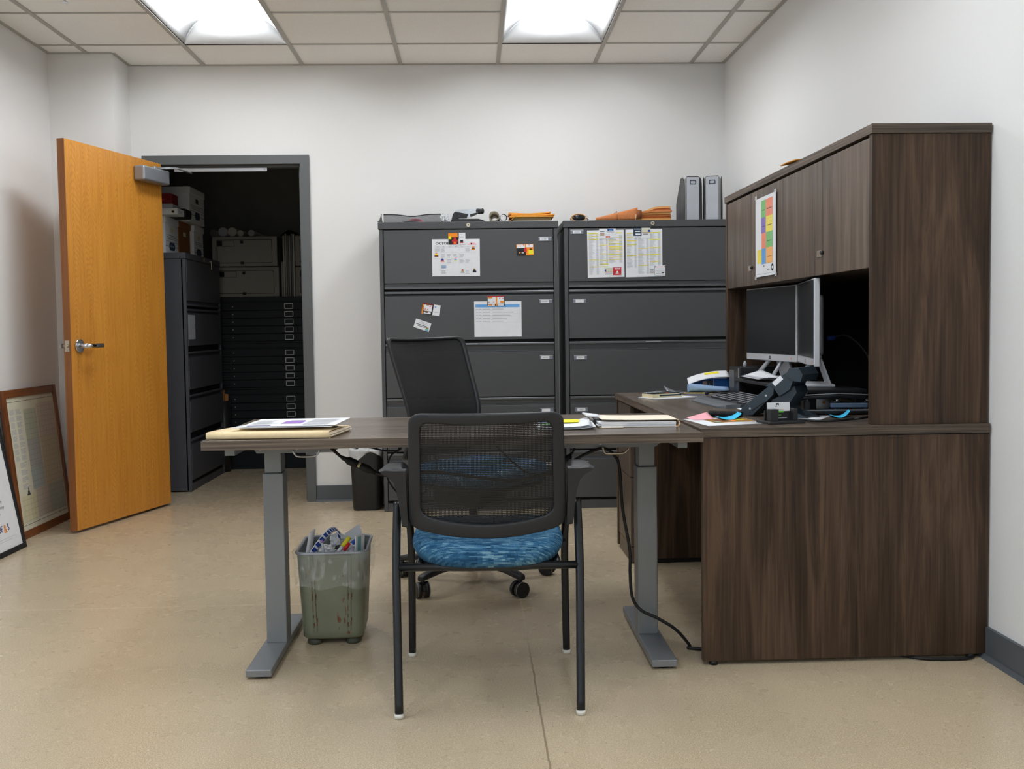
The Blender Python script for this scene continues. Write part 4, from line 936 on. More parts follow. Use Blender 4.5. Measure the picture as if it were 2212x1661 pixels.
card('business_card', 'red square card beside a tan card at the bottom of the left list', 'card', ((1306,599),(1342,598),(1306,578)), [(.5,.2,1,1,'red'),(.0,.55,.48,.98,'old_paper'),(.0,.48,.48,.56,'leaf_brown'),(.0,.6,.1,.8,'ink_blue'),(.62,.78,.92,.84,'paper'),(.6,.88,.95,.92,'paper'),(.66,.35,.86,.42,'paper'),(.72,.45,.82,.62,'paper'),(.05,.3,.45,.36,'ink_navy'),(.32,.0,.34,.16,'print_grey'),(.34,.14,1,.16,'ink_navy')], 'paper', CY-.002, 'business cards on the list sheets')
card('business_card', 'white ruled card pair at the lower right corner of the right list', 'card', ((1402,597),(1437,596),(1402,574)), [(.33,.1,.35,1,'ink_navy'),(.36,.08,1,.1,'ink_navy'),(.42,.84,.92,.9,'pink'),(.36,.84,.42,.94,'ink_blue'),(.93,.84,.98,.92,'green_ink'),(.42,.66,.95,.69,'print_grey'),(.42,.52,.95,.55,'print_grey'),(.42,.38,.95,.41,'print_grey'),(.42,.24,.8,.27,'print_grey'),(.78,.26,.92,.34,'print_black'),(.05,.6,.3,.64,'logo_grey'),(.05,.46,.3,.5,'logo_grey'),(.05,.3,.3,.34,'leaf_brown')], 'paper', CY-.002, 'business cards on the list sheets')

# ================================================================== things on top of the filing cabinets
CT = 1.7025
tr = thing('mesh_tray', 'dark wire mesh letter tray on the left filing cabinet', 'tray', (-.365, 6.40, CT))
W2 = .175; yb_, yf_ = .12, -.13
part(MB().bx(-W2, W2, yf_, yb_, .0, .002, 'wire_mesh'), 'base', tr)
dip = lambda u: .078-.012*math.exp(-((u-.5)/.2)**2)
q = MB(); q.grid(lambda u, v: (-W2+2*W2*u, yb_+.004, dip(u)*v), 20, 1, 'wire_mesh', .001); part(q, 'back_wall', tr)
q = MB(); q.tube([(-W2+2*W2*k/20, yb_+.004, dip(k/20)) for k in range(21)], .0028, 'black_metal', 8); part(q, 'rim', tr)
for s in (-1, 1):
    hs = lambda v: .010+.068*(v**1.5)
    q = MB(); q.grid(lambda u, v, s=s: (s*(W2+.012*math.sin(PI*u*.5)), yf_+(yb_-yf_)*v, hs(v)*u), 3, 10, 'wire_mesh', .001); part(q, 'side_wall', tr)
    q = MB(); q.tube([(s*(W2+.012), yf_+(yb_-yf_)*k/10, hs(k/10)) for k in range(11)], .003, 'black_metal', 8); part(q, 'rim', tr)
q = MB(); q.grid(lambda u, v: (-.50+.22*u, 6.33+.15*v, CT+.004+.016*math.exp(-((u-.6)/.3)**2)*(1-v)), 10, 4, 'paper', .0006); q.solo('paper_sheet', 'curled white paper lying in the mesh tray', 'paper sheet')
q = MB(); q.grid(lambda u, v: (-.38+.09*u, 6.315+.12*v, CT+.024+.006*math.sin(PI*u)*(1-v)), 8, 3, 'pink', .0006); q.solo('paper_slip', 'pinkish slip on the curled paper in the mesh tray', 'paper sheet')
def crumple(c, r, mat, seed, sub=3, amp=.55, sq=(1,1,1), freq=2.2, name=None):
    bm = bmesh.new(); bmesh.ops.create_icosphere(bm, subdivisions=sub, radius=1); vs = []
    for q in bm.verts:
        n = noise.noise(q.co*freq+Vector((seed*3.1, seed*1.7, 0))); n2 = abs(noise.noise(q.co*freq*2.3+Vector((0, seed*2.3, 5))))
        p = q.co*(1+amp*n-.3*n2); vs.append(Vector(c)+Vector((p.x*r*sq[0], p.y*r*sq[1], p.z*r*sq[2])))
    bm.verts.index_update(); fs = [tuple(v.index for v in f.verts) for f in bm.faces]; bm.free()
    return MB().add(vs, fs, mat)
q = crumple((-.158, 6.30, CT+.026), .032, 'film_clear', 3, 3, .8, (.9,.8,.85), 2.6); q.bx(-.167,-.149,6.285,6.30,CT+.006,CT+.03,'paper_grey',.003).bx(-.164,-.155,6.284,6.285,CT+.014,CT+.024,'ink_navy'); q.solo('plastic_bag', 'small crumpled clear plastic bag next to the stapler', 'plastic bag')
sp_ = thing('stapler', 'heavy duty stapler with chrome lever on the left filing cabinet', 'stapler', (-.03, 6.31, CT))
part(MB().prism([(-.095,0),(.122,0),(.10,.012),(.07,.022),(-.085,.022),(-.095,.012)], (0,-.035,0), (1,0,0), (0,0,1), (0,.07,0), 'black_plastic'), 'base', sp_)
part(MB().prism([(-.09,.022),(-.065,.022),(-.045,.03),(.0,.03),(.01,.05),(-.07,.066),(-.082,.05)], (0,-.025,0), (1,0,0), (0,0,1), (0,.05,0), 'black_plastic'), 'magazine', sp_)
part(MB().prism([(-.068,.04),(-.02,.03),(.018,.032),(.05,.055),(.09,.062),(.09,.084),(-.05,.078),(-.066,.07)], (0,-.018,0), (1,0,0), (0,0,1), (0,.036,0), 'chrome'), 'lever', sp_)
part(MB().bx(.05,.104,-.021,.021,.054,.086,'black_plastic',.012, seg=3).prism([(.02,.035),(.06,.052),(.06,.06),(.02,.05)], (0,-.0195,0), (1,0,0), (0,0,1), (0,.039,0), 'black_plastic'), 'grip', sp_)
def roll(c, r, dirv, L, mat, inner, label, turns=1.4):
    d = Vector(dirv).normalized(); u = Vector((0,0,1)); w = d.cross(u).normalized(); c = Vector(c)
    q = MB(); q.grid(lambda a, b: c+d*(L*b)+(w*math.cos(2*PI*turns*a+2)+u*math.sin(2*PI*turns*a+2))*(r*(1-.16*a)), 44, 1, mat, .0006)
    q.grid(lambda a, b: c+d*(.003+(L-.006)*b)+(w*math.cos(2*PI*a)+u*math.sin(2*PI*a))*(r*.80), 24, 1, inner, .0004)
    q.solo('paper_roll', label, 'paper roll', 'rolled sheets on the filing cabinet')
roll((.132, 6.24, CT+.0325), .0315, (.03,1,0), .38, 'tube_cream', 'tube_cream', 'larger cream paper roll beside the stapler')
roll((.187, 6.25, CT+.0245), .0232, (.02,1,.10), .30, 'paper', 'tube_green', 'smaller white paper roll with green inside next to the envelopes')
MB().bx(.235,.478,6.27,6.46,CT,CT+.007,'paper',.001).bx(.236,.477,6.269,6.459,CT+.002,CT+.005,'teal').solo('notepad', 'thin white pad at the bottom under the orange envelopes', 'notepad')
q = MB().bx(.24,.468,6.275,6.45,CT+.0075,CT+.026,'old_tan',.001)
for k in range(5): q.bx(.2395,.4685,6.2745,6.276,CT+.010+.003*k,CT+.0108+.003*k,'leaf_brown')
q.solo('file_packet', 'grey brown file packet between the white pad and the orange envelopes', 'packet')
for k in range(3):
    dx = (.0,.012,-.004)[k]; lift = (.0,.004,.012)[k]
    q = MB(); q.grid(lambda u, v: (.222+dx+(.262-.006*k)*u, 6.255+.01*k+.2*v, CT+.0335+.0088*k+lift*(abs(u-.45)*1.6)**2), 12, 3, 'envelope', .006)
    q.solo('envelope', ['bottom orange envelope of the three on the filing cabinet','middle orange envelope of the three on the filing cabinet','top orange envelope of the three with lifted right end'][k], 'envelope', 'orange envelopes on the filing cabinet')
q = MB(); q.grid(lambda u, v: (.205+.05*u, 6.25+.19*v, CT+.001+.034*u*u+.001), 8, 2, 'manila_edge', .002); q.solo('folder_flap', 'tan folder leaning on the left side of the envelope pile', 'folder')
sg = thing('sunglasses', 'dark oval sunglasses with orange rim on the right filing cabinet', 'sunglasses', (.634, 6.28, CT))
for k, (yy, sc) in enumerate(((0,1),(.075,.96))):
    rings = [[Vector((math.copysign(abs(math.cos(2*PI*i/28))**.85, math.cos(2*PI*i/28))*a*sc, yy+dy, .0225+math.sin(2*PI*i/28)*b*sc)) for i in range(28)] for a, b, dy in ((.038,.0175,-.004),(.030,.0135,-.008),(.010,.004,-.010))]
    q = MB(); q.loft(rings, 'lens_dark'); ln = part(q, 'lens', sg)
    q = MB(); q.tube([Vector((math.cos(2*PI*i/30)*.044*sc, yy, .0225+math.sin(2*PI*i/30)*.0205*sc)) for i in range(30)], .0028, 'manila_edge' if k == 0 else 'leaf_brown', 8, closed=True); part(q, 'rim', sg)
q = MB(); q.tube([(.043,0,.022),(.047,.03,.024),(.045,.075,.022)], .0025, 'leaf_brown', 8); part(q, 'bridge', sg)
q = MB(); q.tube([(.044,.0,.018),(.056,-.002,.012),(.053,.03,.006)], .0025, 'black_plastic', 8); part(q, 'temple', sg)
af = thing('expanding_file', 'bulging brown kraft expanding file on the right filing cabinet', 'file', (.96, 6.36, CT))
for k in range(7):
    z0 = .001+.0115*k; lft = (-.225,-.222,-.215,-.19,-.14,-.08,-.02)[k]
    q = MB(); q.grid(lambda u, v, k=k, z0=z0, lft=lft: (lft+(.222+.003*((k*5)%3)-lft)*u, -.09+.008*((k*3)%4)+.24*v, z0*min(1,.25+1.2*u)+.0112+.006*(u**2)*(k/6)), 10, 2, 'kraft' if k % 3 else 'manila_edge', .0105)
    part(q, 'pocket', af)
q = MB(); q.grid(lambda u, v: (-.228+.25*u, -.098-.004*math.sin(PI*v), .004+(.016+.058*u**1.1)*v), 12, 6, 'kraft', .002); part(q, 'cover', af)
q = MB(); q.lathe([(.001,0),(.019,0),(.019,.05),(.001,.05)], (.028,-.088,.012), 'kraft_dark', 14); part(q, 'spine_opening', af)
part(MB().tube([(-.10,-.1015,.004),(-.101,-.103,.03),(-.10,-.09,.056),(-.10,.14,.06)], .0015, 'kraft_dark', 6), 'string', af)
part(MB().tube([(.01,-.1015,.002),(.012,-.102,.03),(.008,-.09,.07)], .002, 'cream', 6), 'elastic_band', af)
mgp = None
def mag(label, loc, rz, first):
    t = thing('magazine_file', label, 'magazine file', loc, rz, 'magazine files on the filing cabinet'); w = .072/2; h = .258; d = .24
    part(MB().bx(-w, w, 0, .0015, .0, h, 'box_grey' if False else 'paper_grey'), 'front_panel', t)
    for s in (-1, 1):
        P = [(0,0),(d,0),(d,.12),(.10,h),(.045,h),(.012,h-.02),(0,h-.06)]
        q = MB(); q.prism(P, (s*(w+.016), 0, 0), (0,1,0), (0,0,1), (s*.001,0,0), 'wire_mesh'); sd_ = part(q, 'side_panel', t)
        part(MB().tube([Vector((s*(w+.016), a, b)) for a, b in P]+[Vector((s*(w+.016),0,0))], .0022, 'black_metal', 6), 'rim', sd_)
        q = MB(); q.add([(s*w,.001,0),(s*(w+.016),0.004,0),(s*(w+.016),.012,h-.02),(s*w,.001,h)], [(0,1,2,3)], 'wire_mesh'); part(q, 'side_gusset', t)
    part(MB().bx(-w, w, -.001, .012, h-.003, h+.001, 'black_metal', .001), 'top_rim', t)
    q = MB()
    for a in ((-.018,.018,.212,.216),(-.018,.018,.232,.236),(-.018,-.014,.212,.236),(.014,.018,.212,.236)): q.bx(a[0], a[1], -.002, 0, a[2], a[3], 'ink_navy')
    part(q, 'label_frame', t); part(MB().bx(-w, w, 0, d, 0, .0015, 'wire_mesh'), 'base', t)
mag('left grey magazine file with mesh sides at the cabinet corner', (1.314, 6.27, CT), .0, 1)
mag('right grey magazine file with mesh sides, next to the wall corner', (1.426, 6.255, CT), -.26, 0)

# ================================================================== papers on the sit-stand desk
DT = FT+.0005
def folder(name, label, o, u, v, h, mats, edge, fold='front', cat='folder', bow=.25, gap=.0, clip=None):
    """closed folder: o = near-left corner on the desk, u along the fold, v away from it"""
    o, u, v = Vector(o), Vector(u), Vector(v); t = thing(name, label, cat, o+u*.5+v*.5); z = Vector((0,0,1))
    q = MB(); N = 8
    path = [(1.0, .0004), (.5, .0004), (.04, .0004)]+[(.0+.03*(1-math.sin(PI*k/N)), h/2-h/2*math.cos(PI*k/N)) for k in range(1, N)]+[(.04, h)]+[(.04+.93*k/6, h*(1-bow*(k/6)**2)+gap*(k/6)**3) for k in range(1, 7)]
    q.grid(lambda a, b: o+u*a+v*path[round(b*(len(path)-1))][0]+z*path[round(b*(len(path)-1))][1], 6, len(path)-1, mats, .0008)
    part(q, 'cover', t, world=True)
    R = random.Random(len(label)); n = 5
    for k in range(n):
        zz = .0022+(h*.80-.003)*k/n; q = MB(); a0, a1, e1 = -.012+.02*R.random(), 1.0-.01*R.random()+.02*(k % 2), .92+.05*R.random()
        q.sheet(o+u*a0+v*.05+z*zz, u*(a1-a0), v*e1, edge, th=(h*.80)/n*.72); part(q, 'paper_stack', t, world=True)
    return t
folder('manila_folder', 'thick manila folder under the papers on the left end of the standing desk', (-.815, 3.212, DT), (.372,-.006,0), (.035,.245,0), .0225, 'manila', 'manila_light')
q = MB(); q.grid(lambda u, v: Vector((-.735,3.30,DT+.0270))+Vector((.285,.0,0))*u+Vector((-.0,.235,0))*v+Vector((0,0,.0025*u*u+.001*math.sin(3*v))), 8, 6, 'manila_light', .003); q.solo('manila_folder', 'thin manila folder behind the white printed papers on the folder pile', 'folder')
q = MB(); o_ = Vector((-.745,3.236,DT+.0318)); 
q.grid(lambda u, v: o_+Vector((.305,-.008,0))*u+Vector((.028,.17,0))*v+Vector((0,0,.002*(1-v)+.007*u*u*v)), 8, 6, 'paper', .0012)
q.solo('paper_sheet', 'white printed paper lying under the top sheet on the left folder pile', 'paper sheet')
q = MB(); o_ = Vector((-.715,3.238,DT+.0355)); uu = Vector((.285,-.004,.001)); vv = Vector((.030,.165,.0085))
mk = lines(.05,.32,.25,.8,8,'print_grey',.3,.4,5)+lines(.62,.95,.12,.9,16,'print_pale',.4,.2,6)+[(.36,.3,.58,.62,'purple'),(.05,.04,.3,.1,'violet_ink'),(.40,.66,.56,.7,'violet_ink')]
q.sheet(o_, uu, vv, 'paper', mk, .0008); q.solo('printed_report', 'top white report with purple chart on the left folder pile', 'paper sheet')
bc = thing('binder_clip', 'black binder clip at the right end of the thick manila folder', 'clip', (-.437, 3.33, DT+.0092))
part(MB().bx(-.012,.004,-.02,.02,.0,.016,'black_plastic',.003), 'body', bc); part(MB().tube([(.004,-.012,.014),(.016,-.006,.014),(.016,.006,.014),(.004,.012,.014)], .001, 'silver', 6), 'wire_handle', bc)
# right end of the desk
for k in range(3):
    q = MB(); o_ = Vector((.20, 3.335, DT+.0032+.003*k)); fl = (.016, .016, .016)[k]
    q.grid(lambda u, v, fl=fl, k=k: o_+Vector((.185-.01*k,.0,0))*u+Vector((.012*k,.255,0))*v+Vector((0,0,fl*max(0,(u-.55)/.45)**2*(.4+.6*v)+.002*math.sin(5*v))), 12, 8, 'paper' if k != 1 else 'paper_grey', .0006)
    if k == 2:
        b0 = o_+Vector((.0,0,.0062))
        q.sheet(b0+Vector((.012,.02,0)), Vector((.06,0,0)), Vector((0,.14,0)), 'print_pale', [(0,0,.5,.3,'map_green'),(.5,0,1,.3,'map_violet'),(0,.3,.5,.6,'map_violet'),(.5,.3,1,.6,'map_orange'),(0,.6,1,1,'map_blue')], .0004)
        q.sheet(b0+Vector((.05,.10,0)), Vector((.09,0,0)), Vector((.012,.10,0)), 'yellow', th=.0008)
    q.solo('map_print', ['bottom crumpled white print right of the guest chair back','middle grey crumpled print right of the guest chair back','top map print with coloured blocks right of the guest chair back'][k], 'paper sheet', 'loose prints behind the guest chair')
rf = folder('manila_folder', 'pale manila folder full of papers on the right end of the standing desk', (.664, 3.385, DT), (.0,.185,0), (-.262,.004,0), .024, 'manila_light', 'paper', bow=.02, gap=.004)
q = MB(); q.grid(lambda a, b: Vector((.6645,3.3845,DT))+Vector((.0,.186,0))*a+Vector((-.0,0,0))+Vector((-.0085*abs(2*b-1)**3+.0002,0,.001+.0225*b)), 2, 8, 'manila_edge', .0006); part(q, 'spine', rf, 'orange folded edge', world=True)
q = MB(); q.sheet((.408,3.372,DT+.001), (.07,.0,0), (.01,.06,0), 'manila_light', (), .001); part(q, 'loose_corner', rf, world=True)
part_ = thing('binder_clip', 'black binder clip on the left corner of the pale folder', 'clip', (.408, 3.47, DT+.006))
part(MB().bx(-.014,.004,-.02,.02,.0,.02,'black_plastic',.003), 'body', part_); part(MB().tube([(-.014,-.012,.016),(-.026,-.006,.02),(-.026,.006,.02),(-.014,.012,.016)], .001, 'silver', 6), 'wire_handle', part_)
q = MB(); q.grid(lambda u, v: Vector((.372,3.48,DT+.0285))+Vector((.05,.0,0))*u+Vector((-.004,.12,0))*v+Vector((0,0,.006*(1-u))), 4, 4, 'paper', .004); q.solo('paper_bundle', 'small clipped white paper bundle overhanging the pale folder', 'paper sheet')

# ================================================================== waste bins
gb = thing('waste_bin', 'old green metal waste bin with clear liner under the standing desk', 'waste bin', (-.50, 3.71, 0), .03)
def ring(w, d, r, z, cy=0, cx=0): return [Vector((a, b, z)) for a, b in rrect(w, d, r, 6, cx, cy)]
B0, B1, BZ = (.207, .272), (.236, .305), .322
q = MB(); q.loft([ring(.19,.255,.03,.022), ring(*B0,.035,.03), ring(B0[0]+.002,B0[1]+.002,.035,.05), ring(B1[0],B1[1],.035,BZ)], 'green_enamel', caps=False)
q.loft([ring(.19,.255,.03,.022), ring(.02,.02,.009,.022)], 'green_enamel', caps=False)
part(q, 'body', gb)
q = MB(); q.loft([ring(B1[0]-.006,B1[1]-.006,.033,BZ-.002), ring(B0[0]-.006,B0[1]-.006,.033,.04), ring(.02,.02,.009,.036)], 'bin_inside', caps=False); part(q, 'inside_wall', gb)
q = MB(); q.tube(ring(B1[0]+.002,B1[1]+.002,.036,BZ), .0055, 'alu_paint', 8, closed=True); part(q, 'rim', gb)
for x0 in (-.064, .062):
    lean = lambda z: -(B0[1]/2+(B1[1]-B0[1])/2*(z-.03)/(BZ-.03))-.001
    q = MB(); q.prism([(-.0065,0),(-.0045,.003),(.0045,.003),(.0065,0)], (x0*.9, lean(.05)+.001, .05), (1,0,0), (0,-1,0), (x0*.12, lean(BZ-.008)-lean(.05), BZ-.058), 'green_enamel'); part(q, 'rib', gb)
    R = random.Random(3); q = MB()
    for k in range(26):
        z = .06+.16*R.random(); w = .0012+.002*R.random(); xx = x0*.9+x0*.12*(z-.05)/.27+(-.006 if R.random() < .6 else .0045)+.002*R.random(); l_ = .004+.016*R.random()
        yy = lean(z)-.0032; q.add([(xx,yy,z),(xx+w,yy,z+.001),(xx+w,yy-.0004,z+l_),(xx,yy-.0004,z+l_*.8)], [(0,1,2,3)], 'rust')
    part(q, 'rust_flakes', gb)
for x, y in ((-.065,-.10),(.065,-.10),(-.065,.10),(.065,.10)): part(MB().lathe([(.001,0),(.022,0),(.025,.006),(.022,.024),(.001,.024)], (x,y,0), 'rib_dark', 16), 'foot', gb)
q = MB(); NR = 56; R = random.Random(9); rings = []
base_ = densify(rrect(2, 2, .3, 6))
for lv, (z, k) in enumerate(((BZ-.03,-.010),(BZ+.004,-.006),(BZ+.008,.002),(BZ+.001,.010),(BZ-.04,.009),(BZ-.08,.010),(BZ-.118,.008))):
    rr_ = []
    for i, (a, b) in enumerate(base_):
        t_ = (z-.03)/(BZ-.03); w_ = (B0[0]+(B1[0]-B0[0])*min(1,t_))/2; d_ = (B0[1]+(B1[1]-B0[1])*min(1,t_))/2
        n_ = noise.noise(Vector((a*3, b*3, lv*.6)))*.006*(lv > 2)+.002; dz = noise.noise(Vector((a*2+7, b*2, 3)))*.02*(lv == 6)
        rr_.append(Vector((a*(w_+k+n_+.004*(lv > 2)), b*(d_+k+n_+.004*(lv > 2)), z+dz)))
    rings.append(rr_)
q.loft(rings, 'bag_clear', caps=False); part(q, 'liner', gb, 'clear plastic liner folded over the rim')
gx0, gy0 = -.50, 3.71
def inb(x, y, z): return Vector((gx0+x, gy0+y, z))
for k, (x, y, z, r) in enumerate(((-.04,.02,.285,.036),(.042,-.03,.275,.036),(-.045,-.068,.285,.026),(.05,.065,.285,.036),(-.04,.095,.28,.032),(.012,.0,.34,.032))):
    crumple(inb(x, y, z), r, 'paper' if k != 2 else 'paper_grey', 11+k, 3, .5, (1,1,.75)).solo('crumpled_paper', ['crumpled white paper in the middle of the green bin','crumpled paper below the pens in the green bin','grey crumpled paper at the left front of the green bin','crumpled paper at the right back of the green bin','crumpled paper at the left back of the green bin','topmost crumpled paper in the middle of the green bin'][k], 'crumpled paper', 'crumpled papers in the green bin')
q = MB(); q.grid(lambda u, v: inb(-.10+.012*math.sin(3*v)+.022*u, -.10+.02*u+.055*v, .265+.125*u-.02*abs(v-.5)), 8, 5, 'paper', .006); q.solo('envelope', 'white envelope standing at the left edge of the green bin', 'envelope')
q = MB(); q.grid(lambda u, v: inb(-.065+.01*v, -.10+.05*v, .27+.05*u), 4, 4, 'paper_grey', .004); q.solo('grey_packet', 'small grey packet beside the white envelope in the green bin', 'packet')
st_ = thing('tape_strip', 'curled strip with blue pattern sticking out of the green bin', 'tape', inb(-.05, -.08, .26))
q = MB(); pth = smooth([inb(-.085,-.115,.30),inb(-.055,-.10,.345),inb(-.022,-.085,.385),inb(-.002,-.07,.397),inb(.014,-.055,.388),inb(.014,-.05,.35)], 8); Np = len(pth)-1
q.grid(lambda u, v: pth[round(u*Np)]+Vector((.012,.01,-.018))*v, Np, 3, 'paper', .0008)
for k in range(14):
    i = 2+k*3
    if i+2 < Np: q.add([pth[i]+Vector((-.0006,-.002,0))+Vector((.012,.01,-.018))*a for a in (.1,.8)]+[pth[i+2]+Vector((-.0006,-.002,0))+Vector((.012,.01,-.018))*a for a in (.95,.2)], [(0,1,2,3)], 'ink_blue')
part(q, 'strip', st_, world=True)
def pen(name, label, a, b, r, mat, cap, capf=.35):
    a, b = Vector(a), Vector(b); t = thing(name, label, 'pen', a, 0, 'pens in the green bin'); c = a+(b-a)*(1-capf)
    part(MB().cyl(a, c, r*.85, mat, 12), 'barrel', t, world=True); part(MB().cyl(c, b, r, cap, 12), 'cap', t, world=True)
pen('pen', 'silver pen with pink end leaning in the green bin', inb(-.018,-.105,.275), inb(-.03,-.118,.362), .0048, 'paper_grey', 'purple', .1)
pen('marker_pen', 'yellow capped marker with teal end in the green bin', inb(.015,-.085,.305), inb(.058,-.06,.358), .0075, 'paper', 'marker_yellow', .55)
pen('marker_pen', 'red capped marker in the green bin', inb(.025,-.11,.295), inb(.062,-.095,.345), .006, 'paper_grey', 'marker_red', .5)
pen('marker_pen', 'blue capped marker in the green bin', inb(.05,-.08,.315), inb(.088,-.06,.358), .006, 'paper', 'marker_blue', .5)
q = MB(); q.sheet(inb(.078,-.10,.285), Vector((.026,.04,.0)), Vector((.004,.0,.085)), 'paper', [(.2,.05,.6,.95,'teal')], .004); q.solo('booklet', 'white and teal booklet standing at the right of the green bin', 'booklet')
q = MB(); q.sheet(inb(.045,-.01,.325), Vector((.05,.02,.03)), Vector((-.01,.01,.035)), 'paper', (), .002); q.solo('paper_strip', 'stiff white paper strip leaning behind the markers in the green bin', 'paper')
bb = thing('waste_bin', 'black plastic waste bin with white liner beside the filing cabinet', 'waste bin', (-.655, 6.40, 0), .0)
q = MB(); q.loft([ring(.155,.25,.03,.002), ring(.163,.262,.034,.012), ring(.186,.30,.04,.36)], 'black_plastic', caps=False); q.loft([ring(.155,.25,.03,.002), ring(.02,.02,.009,.002)], 'black_plastic', caps=False)
q.loft([ring(.180,.294,.038,.358), ring(.157,.256,.03,.02), ring(.02,.02,.009,.016)], 'black_plastic', caps=False); part(q, 'body', bb)
q = MB(); rings = []
for lv, (z, k) in enumerate(((.30,-.008),(.366,-.004),(.376,.003),(.36,.008),(.325,.009),(.29,.007))):
    rr_ = []
    for i, (a, b) in enumerate(base_):
        w_ = (.0925+k)*(.955 if lv > 3 else 1); d_ = (.15+k)*(.97 if lv > 3 else 1)
        tri = abs(((math.atan2(b, a)+2.2) % 1.9)-.95)/.95; dz = (.075*(1-tri) if lv == 5 else (.03*(1-tri) if lv == 4 else 0))
        n_ = noise.noise(Vector((a*4, b*4, lv*.7)))
        rr_.append(Vector((a*(w_+.006*n_), b*(d_+.006*n_), z+dz+.010*n_*(lv in (1,2)))))
    rings.append(rr_)
q.loft(rings, 'bag_white', caps=False); part(q, 'liner', bb, 'white plastic liner folded over the rim')
crumple((-.645, 6.33, .365), .04, 'bag_white', 31, 3, .7, (1.1,.7,.8)).solo('plastic_bag', 'bunched white plastic at the top of the black waste bin', 'plastic bag')

# ================================================================== things on the walnut desk
WZ = WT+.0005
def onD(px, py, z=WZ): return at(px, py, z=z)
def quadsheet(name, label, cat, cs, mat, marks=(), dz=0, th=.0006, group=None):
    a, b, c, d = (Vector(p)+Vector((0,0,dz)) for p in cs)
    q = MB(); q.grid(lambda u, v: (a*(1-u)+b*u)*(1-v)+(d*(1-u)+c*u)*v, 2, 2, mat, .0006)
    for k_, (x0, y0, x1, y1, mm) in enumerate(marks):
        f = lambda u, v: (a*(1-u)+b*u)*(1-v)+(d*(1-u)+c*u)*v+Vector((0,0,.0005+.0002*k_)); q.add([f(x0,y0), f(x1,y0), f(x1,y1), f(x0,y1)], [(0,1,2,3)], mm)
    return q.solo(name, label, cat, group)
# calculator on a note pad
q = MB(Matrix.Translation((.868,4.70,WZ)) @ Matrix.Rotation(.42, 4, 'Z')); q.bx(-.11,.11,-.075,.075,0,.004,'paper',.001); q.solo('notepad', 'white note pad under the calculator on the desk', 'notepad')
ca = thing('calculator', 'dark and cream desktop calculator on the white note pad', 'calculator', (.842, 4.70, WZ+.0045), .42); ca.scale = (.86, .86, .8)
part(MB().prism([(-.092,0),(.092,0),(.092,.012),(.06,.022),(-.092,.020)], (0,-.05,0), (1,0,0), (0,0,1), (0,.10,0), 'cream'), 'case', ca)
part(MB().prism([(-.09,.0200),(.060,.0222),(.09,.014),(.088,.0165),(.06,.0252),(-.09,.0230)], (0,-.048,0), (1,0,0), (0,0,1), (0,.096,0), 'navy_phone'), 'face_plate', ca)
part(MB().bx(-.05,.086,-.0515,-.05,.008,.016,'ink_navy',.0005), 'side_stripe', ca)
part(MB().bx(.045,.075,-.04,.04,.0236,.0262,'screen',.0005, Matrix.Rotation(.12,3,'Y')), 'display', ca)
for i in range(5):
    for j in range(6):
        part(MB().bx(-.085+.021*i,-.069+.021*i,-.042+.0145*j,-.032+.0145*j,.0226,.0268,'red' if (i, j) == (4, 0) else ('paper_grey' if j > 3 else 'key_grey'),.001), 'key', ca)
# folders and bag at the far end
q = MB(); q.sheet((.86,5.06,WZ), (.12,-.04,0), (.03,.07,.004), 'cabinet_paint', (), .004); q.solo('grey_folder', 'small dark grey folder at the far left corner of the walnut desk', 'folder')
q = MB(); q.grid(lambda u, v: Vector((.925,5.03,WZ+.001))+Vector((.095,-.01,0))*u+Vector((0,.085,.0))*v+Vector((0,0,.030*(1-u)**2*(.3+.7*v))), 8, 4, 'alu_paint', .003); q.solo('grey_folder', 'lifted grey folder next to the blue plastic bag', 'folder')
q = MB(); q.sheet((1.00,4.985,WZ), (.13,-.02,0), (0,.03,.001), 'pale_yellow', (), .0006); q.solo('paper_sheet', 'pale yellow sheet in front of the pale blue bag', 'paper sheet')
q = MB(); q.loft([[Vector((1.03+.19*t_, 5.045-.008*t_+ca_*(.025+.010*t_)*s_, WZ+.0005+.022*(1-.45*t_)+sa_*(.022*(1-.45*t_))+.002*math.sin(9*t_+3*aa))) for aa in [2*PI*i/18 for i in range(18)] for ca_, sa_, s_ in [(math.cos(aa), math.sin(aa), 1)]] for t_ in (0,.03,.12,.3,.5,.7,.85,1)], 'bag_blue'); q.solo('plastic_bag', 'crinkled pale blue plastic bag at the foot of the hutch', 'plastic bag')
bx_ = thing('blue_box', 'blue printed box behind the pale blue bag beside the hutch', 'box', (1.15, 5.10, WZ), RZD)
part(MB().bx(-.085, .09, -.012, .03, 0, .062, 'sign_blue', .001), 'box', bx_)
part(MB().bx(-.04, -.02, -.0126, -.012, .006, .052, 'skin_tone_print').bx(-.018, .012, -.0126, -.012, .004, .055, 'navy_phone').bx(.013, .0145, -.0127, -.012, 0, .06, 'paper').bx(-.008,-.006,-.0128,-.0126,.012,.04,'paper_grey'), 'printed_panel', bx_)
q = MB(); q.grid(lambda u, v: Vector((1.03+.05*(1-v)*(1-u)*0+.0*v,5.04,WZ+.072))+Vector((.20,.0,.0))*u+Vector((.01,.08,0))*v+Vector((0,0,.014*math.sin(PI*u*.55)-.012*(1-v)+.014*v))-Vector((0,0,.02*(1-u)**3)), 12, 5, 'paper', .002)
q.add([Vector((1.12+.07*a,5.04+.08*b+.001,WZ+.072+.0146*math.sin(PI*(.45+.33*a)*.55)-.0115*(1-b)+.014*b-.02*(.55-.33*a)**3+.0008)) for a, b in ((0,.55),(1,.55),(1,.85),(0,.85))], [(0,1,2,3)], 'yellow'); q.solo('paper_bundle', 'curled white papers with a yellow mark on the blue box', 'paper sheet')
